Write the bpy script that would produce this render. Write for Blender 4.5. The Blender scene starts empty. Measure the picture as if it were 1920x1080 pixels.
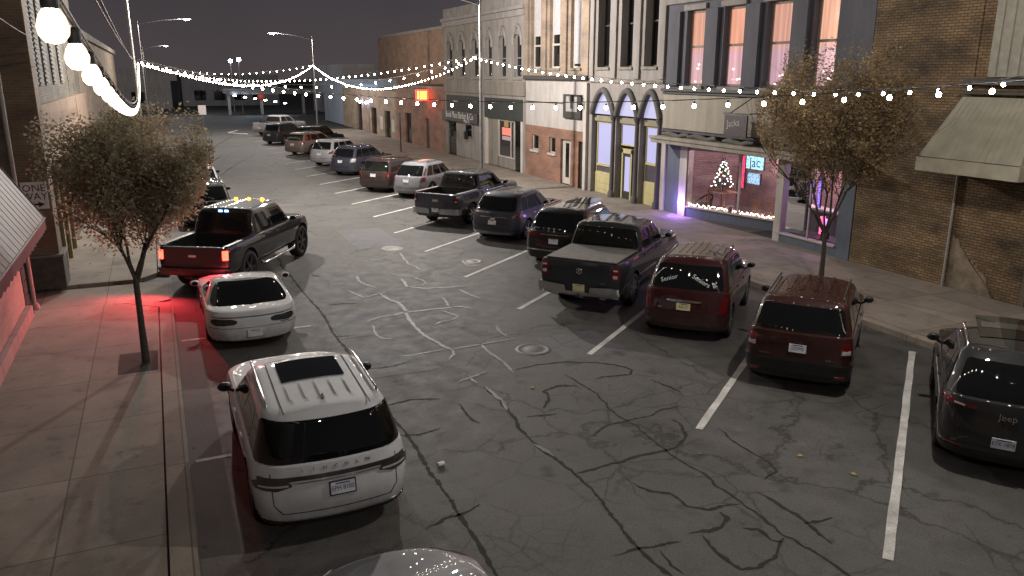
import bpy, bmesh, math, random
from math import sin, cos, pi, radians as R, sqrt
from mathutils import Vector as V, Matrix as M4
random.seed(7)
sc = bpy.context.scene
col = sc.collection
H = 5.85

# ------------------------------------------------------------------ materials
def newmat(n):
    m = bpy.data.materials.new(n); m.use_nodes = True
    nt = m.node_tree; b = nt.nodes['Principled BSDF']
    return m, nt, b
def N(nt, t, **k):
    n = nt.nodes.new(t)
    for a, v in k.items():
        if a in n.bl_rna.properties: setattr(n, a, v)
        else: n.inputs[a.replace('_', ' ')].default_value = v
    return n
def wcoord(nt): return nt.nodes.new('ShaderNodeNewGeometry').outputs['Position']
def ramp(nt, src, stops):
    r = nt.nodes.new('ShaderNodeValToRGB'); nt.links.new(src, r.inputs[0])
    e = r.color_ramp.elements
    while len(e) < len(stops): e.new(.5)
    for i, (p, c) in enumerate(stops):
        e[i].position = p; e[i].color = (*c, 1) if len(c) == 3 else c
    return r.outputs[0]
def plain(n, c, rough=.6, metal=0, coat=0, spec=.5, var=.12, scale=6, bump=0, emit=None, es=0):
    m, nt, b = newmat(n)
    b.inputs['Roughness'].default_value = rough; b.inputs['Metallic'].default_value = metal
    b.inputs['Coat Weight'].default_value = coat; b.inputs['Coat Roughness'].default_value = .02
    b.inputs['Specular IOR Level'].default_value = spec
    tc = nt.nodes.new('ShaderNodeTexCoord').outputs['Object']
    no = N(nt, 'ShaderNodeTexNoise', Scale=scale, Detail=5.0); nt.links.new(tc, no.inputs['Vector'])
    lo = tuple(x*(1-var) for x in c); hi = tuple(min(1, x*(1+var)) for x in c)
    nt.links.new(ramp(nt, no.outputs[0], [(.3, lo), (.7, hi)]), b.inputs['Base Color'])
    if bump:
        bp = N(nt, 'ShaderNodeBump', Strength=bump, Distance=.02); nt.links.new(no.outputs[0], bp.inputs['Height'])
        nt.links.new(bp.outputs[0], b.inputs['Normal'])
    if emit:
        b.inputs['Emission Color'].default_value = (*emit, 1); b.inputs['Emission Strength'].default_value = es
    return m
def paint(n, c, rough=.32, metal=.0):
    m = plain(n, c, rough=.55, metal=metal*.5, coat=1.0, spec=.15, var=.1, scale=3); m.node_tree.nodes['Principled BSDF'].inputs['Coat Roughness'].default_value = .012
    nt = m.node_tree; b = nt.nodes['Principled BSDF']
    # road dust toward the sills
    tc = nt.nodes.new('ShaderNodeTexCoord').outputs['Object']
    sx = nt.nodes.new('ShaderNodeSeparateXYZ'); nt.links.new(tc, sx.inputs[0])
    no = N(nt, 'ShaderNodeTexNoise', Scale=9.0, Detail=6.0); nt.links.new(tc, no.inputs['Vector'])
    mr = N(nt, 'ShaderNodeMapRange'); mr.inputs[1].default_value = .25; mr.inputs[2].default_value = .75; mr.inputs[3].default_value = .75; mr.inputs[4].default_value = 0
    nt.links.new(sx.outputs[2], mr.inputs[0])
    mu = N(nt, 'ShaderNodeMath', operation='MULTIPLY'); nt.links.new(mr.outputs[0], mu.inputs[0]); nt.links.new(no.outputs[0], mu.inputs[1])
    mx = N(nt, 'ShaderNodeMix', data_type='RGBA'); nt.links.new(mu.outputs[0], mx.inputs[0])
    old = b.inputs['Base Color'].links[0].from_socket
    nt.links.new(old, mx.inputs[6]); mx.inputs[7].default_value = (.07, .062, .052, 1)
    nt.links.new(mx.outputs[2], b.inputs['Base Color'])
    return m
def emis(n, c, s, base=(.02, .02, .02), rough=.3):
    m, nt, b = newmat(n)
    b.inputs['Base Color'].default_value = (*base, 1); b.inputs['Roughness'].default_value = rough
    b.inputs['Emission Color'].default_value = (*c, 1); b.inputs['Emission Strength'].default_value = s
    return m
def brick(n, c1, c2, mortar, scale=1.0, rough=.85, stain=.5, axis='yz'):
    m, nt, b = newmat(n); b.inputs['Roughness'].default_value = rough
    p = wcoord(nt); sx = nt.nodes.new('ShaderNodeSeparateXYZ'); nt.links.new(p, sx.inputs[0])
    cb = nt.nodes.new('ShaderNodeCombineXYZ')
    ad = N(nt, 'ShaderNodeMath', operation='ADD'); nt.links.new(sx.outputs[0], ad.inputs[0]); nt.links.new(sx.outputs[1], ad.inputs[1])
    nt.links.new(ad.outputs[0], cb.inputs[0]); nt.links.new(sx.outputs[2], cb.inputs[1])
    br = N(nt, 'ShaderNodeTexBrick', Scale=scale); br.inputs['Brick Width'].default_value = .22; br.inputs['Row Height'].default_value = .075
    br.inputs['Mortar Size'].default_value = .012; br.inputs['Color1'].default_value = (*c1, 1); br.inputs['Color2'].default_value = (*c2, 1); br.inputs['Mortar'].default_value = (*mortar, 1)
    nt.links.new(cb.outputs[0], br.inputs['Vector'])
    mp = N(nt, 'ShaderNodeMapping'); mp.inputs['Scale'].default_value = (1, 1, 2.2); nt.links.new(p, mp.inputs[0])
    no = N(nt, 'ShaderNodeTexNoise', Scale=.7, Detail=8.0, Roughness=.62); nt.links.new(mp.outputs[0], no.inputs['Vector'])
    f = ramp(nt, no.outputs[0], [(.32, (1-stain,)*3), (.62, (1.25, 1.2, 1.12))])
    mx = N(nt, 'ShaderNodeMix', data_type='RGBA', blend_type='MULTIPLY'); mx.inputs[0].default_value = 1
    nt.links.new(br.outputs[0], mx.inputs[6]); nt.links.new(f, mx.inputs[7]); nt.links.new(mx.outputs[2], b.inputs['Base Color'])
    bp = N(nt, 'ShaderNodeBump', Strength=.9, Distance=.012); nt.links.new(br.outputs['Fac'], bp.inputs['Height']); bp.invert = True
    nt.links.new(bp.outputs[0], b.inputs['Normal'])
    return m
def stucco(n, c, stain=.35, rough=.85, streak=True):
    m, nt, b = newmat(n); b.inputs['Roughness'].default_value = rough
    p = wcoord(nt)
    mp = N(nt, 'ShaderNodeMapping'); mp.inputs['Scale'].default_value = (1.6, 1.6, .35 if streak else 1.6); nt.links.new(p, mp.inputs[0])
    no = N(nt, 'ShaderNodeTexNoise', Scale=1.4, Detail=8.0, Roughness=.65); nt.links.new(mp.outputs[0], no.inputs['Vector'])
    n2 = N(nt, 'ShaderNodeTexNoise', Scale=28.0, Detail=4.0); nt.links.new(p, n2.inputs['Vector'])
    f = ramp(nt, no.outputs[0], [(.3, tuple(x*(1-stain) for x in c)), (.65, tuple(min(1, x*1.1) for x in c))])
    g = ramp(nt, n2.outputs[0], [(.3, (.82,)*3), (.7, (1.08,)*3)])
    mx = N(nt, 'ShaderNodeMix', data_type='RGBA', blend_type='MULTIPLY'); mx.inputs[0].default_value = 1
    nt.links.new(f, mx.inputs[6]); nt.links.new(g, mx.inputs[7]); nt.links.new(mx.outputs[2], b.inputs['Base Color'])
    bp = N(nt, 'ShaderNodeBump', Strength=.25, Distance=.01); nt.links.new(n2.outputs[0], bp.inputs['Height']); nt.links.new(bp.outputs[0], b.inputs['Normal'])
    return m

def asphalt():
    m, nt, b = newmat('asphalt'); p = wcoord(nt)
    big = N(nt, 'ShaderNodeTexNoise', Scale=.35, Detail=6.0, Roughness=.6); nt.links.new(p, big.inputs['Vector'])
    mid = N(nt, 'ShaderNodeTexNoise', Scale=2.3, Detail=8.0, Roughness=.7); nt.links.new(p, mid.inputs['Vector'])
    fin = N(nt, 'ShaderNodeTexNoise', Scale=38.0, Detail=5.0, Roughness=.75); nt.links.new(p, fin.inputs['Vector'])
    a = ramp(nt, big.outputs[0], [(.3, (.070, .067, .062)), (.7, (.108, .103, .096))])
    c = ramp(nt, mid.outputs[0], [(.28, (.55,)*3), (.5, (1,)*3), (.75, (1.22,)*3)])
    d = ramp(nt, fin.outputs[0], [(.32, (.55,)*3), (.68, (1.4,)*3)])
    m1 = N(nt, 'ShaderNodeMix', data_type='RGBA', blend_type='MULTIPLY'); m1.inputs[0].default_value = 1; nt.links.new(a, m1.inputs[6]); nt.links.new(c, m1.inputs[7])
    m2 = N(nt, 'ShaderNodeMix', data_type='RGBA', blend_type='MULTIPLY'); m2.inputs[0].default_value = 1; nt.links.new(m1.outputs[2], m2.inputs[6]); nt.links.new(d, m2.inputs[7])
    # connected crack webs at two sizes, broken up by noise
    wv = N(nt, 'ShaderNodeTexNoise', Scale=1.1, Detail=6.0, Roughness=.65); nt.links.new(p, wv.inputs['Vector'])
    last = m2.outputs[2]
    for scl, wd, dk, lo, hi, ms in ((.33, .014, .30, .36, .50, .21), (.95, .022, .42, .46, .60, .5), (3.2, .045, .55, .54, .66, .38)):
        ad = N(nt, 'ShaderNodeVectorMath', operation='MULTIPLY_ADD'); ad.inputs[1].default_value = (.9/scl*.35,)*3; nt.links.new(wv.outputs[1], ad.inputs[0]); nt.links.new(p, ad.inputs[2])
        vo = N(nt, 'ShaderNodeTexVoronoi', feature='DISTANCE_TO_EDGE', Scale=scl); nt.links.new(ad.outputs[0], vo.inputs['Vector'])
        ck = ramp(nt, vo.outputs[0], [(.0, (dk,)*3), (wd, (1,)*3)])
        mk = N(nt, 'ShaderNodeTexNoise', Scale=ms, Detail=5.0); nt.links.new(p, mk.inputs['Vector']); mk2 = ramp(nt, mk.outputs[0], [(lo, (0,)*3), (hi, (1,)*3)])
        m3 = N(nt, 'ShaderNodeMix', data_type='RGBA', blend_type='MULTIPLY'); nt.links.new(mk2, m3.inputs[0]); nt.links.new(last, m3.inputs[6]); nt.links.new(ck, m3.inputs[7]); last = m3.outputs[2]
    # spots of oil and pale dust
    sp = N(nt, 'ShaderNodeTexNoise', Scale=1.7, Detail=2.0); nt.links.new(p, sp.inputs['Vector'])
    m5 = N(nt, 'ShaderNodeMix', data_type='RGBA', blend_type='MULTIPLY'); m5.inputs[0].default_value = 1; nt.links.new(last, m5.inputs[6]); nt.links.new(ramp(nt, sp.outputs[0], [(.26, (.5,)*3), (.36, (1,)*3), (.66, (1,)*3), (.76, (1.3, 1.27, 1.22))]), m5.inputs[7]); m3 = m5
    # darker, uneven tone toward the right-hand stalls
    sx = nt.nodes.new('ShaderNodeSeparateXYZ'); nt.links.new(p, sx.inputs[0])
    oi = N(nt, 'ShaderNodeTexNoise', Scale=.9, Detail=5.0); nt.links.new(p, oi.inputs['Vector'])
    mr = N(nt, 'ShaderNodeMapRange'); mr.inputs[1].default_value = 8.5; mr.inputs[2].default_value = 11.5; nt.links.new(sx.outputs[0], mr.inputs[0])
    mm = N(nt, 'ShaderNodeMath', operation='MULTIPLY'); nt.links.new(mr.outputs[0], mm.inputs[0]); nt.links.new(oi.outputs[0], mm.inputs[1])
    m4 = N(nt, 'ShaderNodeMix', data_type='RGBA', blend_type='MULTIPLY'); nt.links.new(mm.outputs[0], m4.inputs[0]); nt.links.new(m3.outputs[2], m4.inputs[6]); m4.inputs[7].default_value = (.3, .31, .29, 1)
    nt.links.new(m4.outputs[2], b.inputs['Base Color'])
    nt.links.new(ramp(nt, mid.outputs[0], [(.3, (.62,)*3), (.7, (.85,)*3)]), b.inputs['Roughness'])
    bp = N(nt, 'ShaderNodeBump', Strength=.35, Distance=.008); nt.links.new(fin.outputs[0], bp.inputs['Height']); nt.links.new(bp.outputs[0], b.inputs['Normal'])
    return m
def concrete(n, c, joint=1.55):
    m, nt, b = newmat(n); p = wcoord(nt); b.inputs['Roughness'].default_value = .85
    no = N(nt, 'ShaderNodeTexNoise', Scale=.8, Detail=8.0, Roughness=.65); nt.links.new(p, no.inputs['Vector'])
    fi = N(nt, 'ShaderNodeTexNoise', Scale=45.0, Detail=3.0); nt.links.new(p, fi.inputs['Vector'])
    a = ramp(nt, no.outputs[0], [(.3, tuple(x*.68 for x in c)), (.7, tuple(x*1.12 for x in c))])
    d = ramp(nt, fi.outputs[0], [(.3, (.84,)*3), (.7, (1.1,)*3)])
    mx = N(nt, 'ShaderNodeMix', data_type='RGBA', blend_type='MULTIPLY'); mx.inputs[0].default_value = 1; nt.links.new(a, mx.inputs[6]); nt.links.new(d, mx.inputs[7])
    last = mx.outputs[2]
    if joint:
        vm = N(nt, 'ShaderNodeVectorMath', operation='SNAP'); vm.inputs[1].default_value = (joint, joint*1.35, 50); of = N(nt, 'ShaderNodeVectorMath', operation='ADD'); of.inputs[1].default_value = (.14, .4, 5); nt.links.new(p, of.inputs[0]); nt.links.new(of.outputs[0], vm.inputs[0])
        wn = nt.nodes.new('ShaderNodeTexWhiteNoise'); nt.links.new(vm.outputs[0], wn.inputs['Vector']); st = N(nt, 'ShaderNodeTexNoise', Scale=3.0, Detail=6.0, Roughness=.7); nt.links.new(p, st.inputs['Vector'])
        for src, stp in ((wn.outputs['Value'], [(0, (.84, .83, .82)), (1, (1.08, 1.07, 1.05))]), (st.outputs[0], [(.30, (.6, .58, .55)), (.42, (1, 1, 1)), (.72, (1.1, 1.1, 1.1))])):
            k = N(nt, 'ShaderNodeMix', data_type='RGBA', blend_type='MULTIPLY'); k.inputs[0].default_value = 1; nt.links.new(last, k.inputs[6]); nt.links.new(ramp(nt, src, stp), k.inputs[7]); last = k.outputs[2]
        sx = nt.nodes.new('ShaderNodeSeparateXYZ'); nt.links.new(p, sx.inputs[0])
        for ax, sp, off in ((0, joint, .14), (1, joint*1.35, .4)):
            q = N(nt, 'ShaderNodeMath', operation='ADD'); q.inputs[1].default_value = off+100*sp; nt.links.new(sx.outputs[ax], q.inputs[0])
            w = N(nt, 'ShaderNodeMath', operation='PINGPONG'); w.inputs[1].default_value = sp/2; nt.links.new(q.outputs[0], w.inputs[0])
            jr = ramp(nt, w.outputs[0], [(.006, (.42,)*3), (.016, (1,)*3)])
            k = N(nt, 'ShaderNodeMix', data_type='RGBA', blend_type='MULTIPLY'); k.inputs[0].default_value = 1
            nt.links.new(last, k.inputs[6]); nt.links.new(jr, k.inputs[7]); last = k.outputs[2]
    nt.links.new(last, b.inputs['Base Color'])
    bp = N(nt, 'ShaderNodeBump', Strength=.2, Distance=.006); nt.links.new(fi.outputs[0], bp.inputs['Height']); nt.links.new(bp.outputs[0], b.inputs['Normal'])
    return m
def clearglass(n, tint=(.9, .9, .92)):
    m = bpy.data.materials.new(n); m.use_nodes = True; nt = m.node_tree; nt.nodes.clear()
    o = nt.nodes.new('ShaderNodeOutputMaterial'); t = nt.nodes.new('ShaderNodeBsdfTransparent'); g = nt.nodes.new('ShaderNodeBsdfGlossy')
    t.inputs[0].default_value = (*tint, 1); g.inputs['Roughness'].default_value = .02
    f = N(nt, 'ShaderNodeFresnel', IOR=1.5); x = nt.nodes.new('ShaderNodeMixShader')
    nt.links.new(f.outputs[0], x.inputs[0]); nt.links.new(t.outputs[0], x.inputs[1]); nt.links.new(g.outputs[0], x.inputs[2]); nt.links.new(x.outputs[0], o.inputs[0])
    return m
def curtain(n, top, bot, z0, z1, s):
    m, nt, b = newmat(n); p = wcoord(nt); sx = nt.nodes.new('ShaderNodeSeparateXYZ'); nt.links.new(p, sx.inputs[0])
    mr = N(nt, 'ShaderNodeMapRange'); mr.inputs[1].default_value = z0; mr.inputs[2].default_value = z1; nt.links.new(sx.outputs[2], mr.inputs[0])
    mp = N(nt, 'ShaderNodeMapping'); mp.inputs['Scale'].default_value = (1, 6.5, .25); nt.links.new(p, mp.inputs[0]); wv = N(nt, 'ShaderNodeTexNoise', Scale=1.0, Detail=3.0); nt.links.new(mp.outputs[0], wv.inputs['Vector'])
    cr = ramp(nt, mr.outputs[0], [(.42, bot), (.55, top)])
    k = ramp(nt, wv.outputs[0], [(.3, (.62,)*3), (.7, (1.1,)*3)])
    mx = N(nt, 'ShaderNodeMix', data_type='RGBA', blend_type='MULTIPLY'); mx.inputs[0].default_value = 1; nt.links.new(cr, mx.inputs[6]); nt.links.new(k, mx.inputs[7])
    b.inputs['Base Color'].default_value = (.1, .08, .08, 1); b.inputs['Roughness'].default_value = .03
    nt.links.new(mx.outputs[2], b.inputs['Emission Color']); b.inputs['Emission Strength'].default_value = s
    return m

MT = dict(
    asphalt=asphalt(), walk=concrete('pavement_concrete', (.25, .215, .18)), kerb=concrete('kerb_concrete', (.27, .232, .19), 2.3),
    white_line=stucco('road_paint', (.62, .61, .58), .45, .7, False), seal=plain('crack_sealant', (.165, .160, .165), .6, var=.35, scale=3),
    crack=plain('crack_dark', (.016, .016, .015), .9, var=.3), iron=plain('cast_iron', (.11, .105, .1), .55, .6, var=.3, scale=30),
    glass=plain('dark_auto_glass', (.006, .007, .007), .03, spec=.6, var=.05), rubber=plain('tyre_rubber', (.016, .016, .016), .8, var=.25, scale=20),
    black=plain('black_trim', (.012, .012, .012), .45, var=.2), well=plain('wheel_well', (.006, .006, .006), .95),
    alloy=plain('alloy_rim', (.45, .45, .46), .3, .9), darkalloy=plain('dark_rim', (.06, .06, .06), .35, .8), chrome=plain('chrome', (.75, .75, .76), .12, 1.0, var=.03),
    red_lens=plain('red_lens', (.11, .008, .009), .12, coat=1), clear_lens=plain('clear_lens', (.42, .42, .43), .12, coat=1), smoke_lens=plain('smoked_lens', (.035, .03, .03), .1, coat=1),
    plate=plain('plate_white', (.62, .64, .70), .4), plate_y=plain('plate_yellow', (.60, .55, .30), .4), plate_ink=plain('plate_ink', (.02, .03, .10), .5),
    brake=emis('brake_lamp', (1, .022, .012), 20), amber=emis('amber_marker', (1, .36, .02), 7), blue=emis('blue_marker', (.16, .38, 1), 9),
    seam=plain('panel_gap', (.012, .012, .012), .8), white=paint('white_paint', (.58, .585, .60)), bulb=emis('bulb_glass', (1, .87, .70), 100), wire=plain('cable', (.02, .02, .02), .6),
    pole=plain('galvanised_pole', (.20, .195, .19), .45, .6, var=.2), lamp=emis('lamp_lens', (.86, .92, 1), 60),
    bark=plain('bark', (.055, .045, .036), .9, var=.4, scale=25, bump=.6), soil=plain('pit_soil', (.032, .026, .022), .95, var=.5, scale=30, bump=.6))

# ------------------------------------------------------------------ mesh helpers
def lerp_(a, b, t): return a+(b-a)*t
class MB:
    def __init__(s): s.v = []; s.f = []; s.mi = []; s.sm = []
    def add(s, vs, fs, mi=0, smooth=False):
        o = len(s.v); s.v += [tuple(v) for v in vs]
        for f in fs: s.f.append([i+o for i in f]); s.mi.append(mi); s.sm.append(smooth)
    def box(s, x0, x1, y0, y1, z0, z1, mi=0):
        s.add([(x0, y0, z0), (x1, y0, z0), (x1, y1, z0), (x0, y1, z0), (x0, y0, z1), (x1, y0, z1), (x1, y1, z1), (x0, y1, z1)],
              [(0, 3, 2, 1), (4, 5, 6, 7), (0, 1, 5, 4), (1, 2, 6, 5), (2, 3, 7, 6), (3, 0, 4, 7)], mi)
    def quad(s, *p, mi=0): s.add(p, [tuple(range(len(p)))], mi)
    def tube(s, pts, rad, n=8, mi=0, caps=True):
        pts = [V(p) for p in pts]; m = len(pts)
        if not hasattr(rad, '__len__'): rad = [rad]*m
        rings = []
        d0 = (pts[1]-pts[0]).normalized(); up = V((0, 0, 1)) if abs(d0.z) < .9 else V((1, 0, 0))
        a = d0.cross(up).normalized()
        for i, p in enumerate(pts):
            d = (pts[min(i+1, m-1)]-pts[max(i-1, 0)]).normalized()
            a = (a-d*a.dot(d)).normalized(); b = d.cross(a)
            rings.append([p+(a*cos(2*pi*k/n)+b*sin(2*pi*k/n))*rad[i] for k in range(n)])
        vs = [q for r in rings for q in r]
        fs = [(i*n+k, i*n+(k+1) % n, (i+1)*n+(k+1) % n, (i+1)*n+k) for i in range(m-1) for k in range(n)]
        s.add(vs, fs, mi, True)
        if caps: s.add(rings[0], [tuple(reversed(range(n)))], mi); s.add(rings[-1], [tuple(range(n))], mi)
    def lathe(s, prof, axis='z', n=20, c=(0, 0, 0), mi=0, smooth=True):
        vs = []; c = V(c)
        for (r, h) in prof:
            for k in range(n):
                a = 2*pi*k/n
                p = {'z': (r*cos(a), r*sin(a), h), 'x': (h, r*cos(a), r*sin(a)), 'y': (r*sin(a), h, r*cos(a))}[axis]
                vs.append(V(p)+c)
        m = len(prof)
        s.add(vs, [(i*n+k, i*n+(k+1) % n, (i+1)*n+(k+1) % n, (i+1)*n+k) for i in range(m-1) for k in range(n)], mi, smooth)
    def mesh(s, name, mats):
        me = bpy.data.meshes.new(name); me.from_pydata(s.v, [], s.f)
        for m in (mats if isinstance(mats, (list, tuple)) else [mats]): me.materials.append(m)
        me.polygons.foreach_set('material_index', s.mi); me.polygons.foreach_set('use_smooth', s.sm); me.update()
        return me
    def build(s, name, mats, parent=None, label=None):
        return link(name, s.mesh(name, mats), parent, label)
def link(name, me, parent=None, label=None):
    o = bpy.data.objects.new(name, me); col.objects.link(o)
    if parent: o.parent = parent
    if label: o['label'] = label
    return o
def tag(o, label, cat, group=None):
    o['label'] = label; o['category'] = cat
    if group: o['group'] = group
    return o
def thing(name, label, cat, loc=(0, 0, 0), rz=0, group=None):
    o = bpy.data.objects.new(name, None); col.objects.link(o); o.location = loc; o.rotation_euler = (0, 0, rz)
    o.empty_display_size = .2
    return tag(o, label, cat, group)
def structure(o): o['kind'] = 'structure'; return o
def bevel(o, w=.01, seg=2):
    m = o.modifiers.new('bevel', 'BEVEL'); m.width = w; m.segments = seg; m.limit_method = 'ANGLE'; return o
def fixnormals(me, angle=35):
    bm = bmesh.new(); bm.from_mesh(me); bmesh.ops.remove_doubles(bm, verts=bm.verts, dist=.0005)
    bmesh.ops.recalc_face_normals(bm, faces=bm.faces); bm.to_mesh(me); bm.free()
    for p in me.polygons: p.use_smooth = True
    me.set_sharp_from_angle(angle=R(angle))
def text_mesh(s, size, mat, parent, mtx, name='lettering', ext=.002, xs=1.0):
    cu = bpy.data.curves.new('t', 'FONT'); cu.body = s; cu.size = size; cu.align_x = 'CENTER'; cu.align_y = 'CENTER'; cu.extrude = ext; cu.resolution_u = 2
    o = bpy.data.objects.new('t', cu); col.objects.link(o); bpy.context.view_layer.update()
    me = bpy.data.meshes.new_from_object(o.evaluated_get(bpy.context.evaluated_depsgraph_get()))
    bpy.data.objects.remove(o); bpy.data.curves.remove(cu)
    me.materials.clear(); me.materials.append(mat)
    q = link(name, me, parent); q.matrix_local = mtx @ M4.Diagonal((xs, 1, 1, 1)); return q
def frame_mtx(o, xdir, ydir):
    x = V(xdir).normalized(); y = V(ydir); y = (y-x*y.dot(x)).normalized(); z = x.cross(y)
    m = M4.Identity(4)
    for i, a in enumerate((x, y, z)):
        for j in range(3): m[j][i] = a[j]
    m.translation = V(o); return m
# facade text: on a wall facing -X  (reading direction is -Y)
def fmtx(x, y, z): return frame_mtx((x, y, z), (0, -1, 0), (0, 0, 1))

# ------------------------------------------------------------------ setting
def ribbons(name, lines, w, z, mat, jit=.06, seed=1, wv=.5):
    rnd = random.Random(seed); mb = MB()
    for ln in lines:
        pts = [V((a, b, 0)) for a, b in ln]
        for it in range(5):
            q = [pts[0]]
            for a, b in zip(pts, pts[1:]):
                L = (b-a).length
                if L > .09:
                    n = V((-(b-a).y, (b-a).x, 0)).normalized()
                    q.append((a+b)/2+n*rnd.gauss(0, jit)*min(L, 1)*.9)
                q.append(b)
            pts = q
        ww = w*rnd.uniform(.7, 1.25); L, Rr = [], []
        for i, p in enumerate(pts):
            d = (pts[min(i+1, len(pts)-1)]-pts[max(i-1, 0)]).normalized(); n = V((-d.y, d.x, 0))
            e = min(1, min(i, len(pts)-1-i)/4+.25); k = ww*e*rnd.uniform(1-wv, 1+wv)
            L.append((p.x+n.x*k/2, p.y+n.y*k/2, z)); Rr.append((p.x-n.x*k/2, p.y-n.y*k/2, z))
        m = len(pts); mb.add(L+Rr, [(i, i+m, i+m+1, i+1) for i in range(m-1)])
    o = structure(mb.build(name, mat)); return o
DARK = [
[(7.0,13.29),(7.06,12.59),(7.04,11.75),(6.98,10.91),(6.97,10.23),(6.95,9.65),(6.97,9.09),(6.98,8.48),(7.01,7.9),(7.01,7.42),(6.96,6.99),(7.05,6.64),(7.08,6.28),(7.05,5)],
[(6.13,10.6),(6.6,10.85),(7.05,10.88),(7.49,10.89),(8.18,11.04)],
[(5.22,9.57),(5.55,9.57),(5.92,9.63),(6.29,9.66),(6.64,9.66),(6.95,9.65),(7.27,9.75),(7.56,9.97),(7.75,10.43),(7.72,10.64)],
[(5.27,13.32),(5.33,12.72),(5.24,12.02),(5.16,11.48),(5.12,10.78),(5.2,10.18),(5.22,9.78),(5.24,9.28),(5.23,8.88),(5.17,8.47),(5.13,8.02),(5.07,7.61),(5.07,7.26),(5.09,6.96),(5.08,6.61),(5.0,5)],
[(8.25,10.03),(8.15,9.45),(8.16,8.99),(8.18,8.63),(8.08,8.38),(7.73,8.25)],[(7.4,8.05),(7.45,7.71),(7.49,7.33),(7.45,7.05),(7.4,6.59)],
[(5.9,8.99),(6.0,8.67),(6.21,8.51),(6.23,8.12),(6.46,7.9),(6.72,7.91),(6.97,7.86)],[(5.87,7.53),(6.13,7.47),(6.35,7.48),(6.56,7.62),(6.56,7.8)],
[(5.99,7.42),(5.94,7.13),(5.94,6.87),(5.97,6.62),(6.18,6.57),(6.53,6.66),(6.93,6.95)],[(5.44,11.74),(5.7,11.67),(5.97,11.62)],
[(5.88,11.95),(6.23,12.44),(6.22,12.66),(6.6,12.79),(6.94,12.64)],[(8.41,12.35),(8.52,11.94),(8.6,11.56)],[(2.73,9.02),(3.02,9.17),(3.27,9.18),(3.6,9.31)],
[(4.54,12.75),(4.52,12.14),(4.59,11.82)],[(6.59,7.35),(6.76,7.25),(6.74,6.98),(6.86,6.88)],[(7.42,7.1),(7.61,7.07),(7.88,7.07)],
[(6.2,13.9),(6.73,14.0),(7.33,13.91),(7.92,13.61),(8.23,13.27),(8.38,12.94),(8.21,12.75),(7.47,12.83)],[(5.29,7.36),(5.23,7.04),(5.27,6.83)],
[(4.69,7.5),(5.01,7.51),(5.23,7.46),(5.65,7.41)],
[(3.2,11.9),(3.5,11.8),(3.9,11.9)],[(3.3,15.2),(3.9,15.1),(4.4,15.3)],[(3.3,17.5),(3.7,17.4)],[(3.3,13.2),(3.8,13.3),(4.3,13.1)],[(3.6,20.2),(4.4,20.0)]]
LANE = [[(3.15,40),(3.2,30),(3.23,22.4),(3.33,19.02),(3.3,16.47),(3.22,13.8),(3.31,12.0),(3.27,10.72),(3.24,9.19),(3.2,7.93),(3.18,7.38),(3.2,5)]]
LIGHT = [
[(4.41,21.38),(4.64,20.46),(5.14,20.68),(5.4,20.79)],[(5.14,20.68),(5.22,19.99),(5.37,19.65),(5.33,18.87),(5.19,18.06),(5.15,17.05),(5.2,16.5),(5.3,15.96),(5.41,15.57)],
[(4.19,18.32),(4.59,18.57),(5.04,18.61),(5.29,18.75),(5.7,18.7),(6.23,18.67),(6.76,18.63),(6.93,18.29)],[(4.25,18.01),(4.16,17.17),(4.23,16.93),(4.49,16.77)],
[(5.41,15.57),(5.84,15.62),(6.08,15.66),(6.4,15.67),(6.81,15.7),(7.01,15.71)],[(5.41,15.57),(5.35,15.27),(5.15,15.0)],[(6.97,16.81),(6.86,16.3),(6.88,15.87)],
[(6.12,15.69),(6.09,15.22),(6.12,14.84),(6.15,14.39),(6.08,13.75)],[(6.59,19.68),(6.53,19.14),(6.46,18.76)],[(6.17,18.5),(6.32,18.11),(6.39,17.83),(6.15,17.64),(5.83,17.6),(5.63,17.4)],
[(6.0,22.85),(6.16,22.42),(6.52,22.09),(6.64,21.69),(6.65,21.27),(6.46,21.11),(6.07,21.12)],[(6.15,22.08),(6.03,21.13),(6.48,20.7),(7.15,20.56),(7.58,20.53)],
[(7.28,20.27),(7.36,19.63),(7.48,19.14)],[(5.0,22.93),(4.99,21.91),(5.2,21.34)],[(4.24,15.67),(4.48,15.57),(4.85,15.63),(5.23,15.65)],
[(4.87,13.73),(5.17,13.87),(5.63,14.07)],[(5.17,13.87),(5.22,13.54)],[(7.06,25.4),(6.86,23.8),(6.99,23.35),(6.98,22.78)],[(8.49,23.08),(8.55,22.76),(8.96,22.68)],
[(5.3,13.3),(5.33,12.6),(5.24,12.1)],[(5.1,10.7),(5.2,10.2)]]
mb = MB(); mb.quad((-400, -100, 0), (400, -100, 0), (400, 700, 0), (-400, 700, 0)); structure(mb.build('road', MT['asphalt']))
MT['gutter'] = concrete('gutter_concrete', (.125, .115, .105), 0)
ribbons('road_cracks', DARK, .05, .004, MT['crack'], seed=3)
ribbons('lane_joint', LANE, .055, .004, MT['crack'], jit=.02, seed=5, wv=.65)
ribbons('road_crack_sealing', LIGHT, .068, .008, MT['seal'], jit=.03, seed=4, wv=.35)
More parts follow.
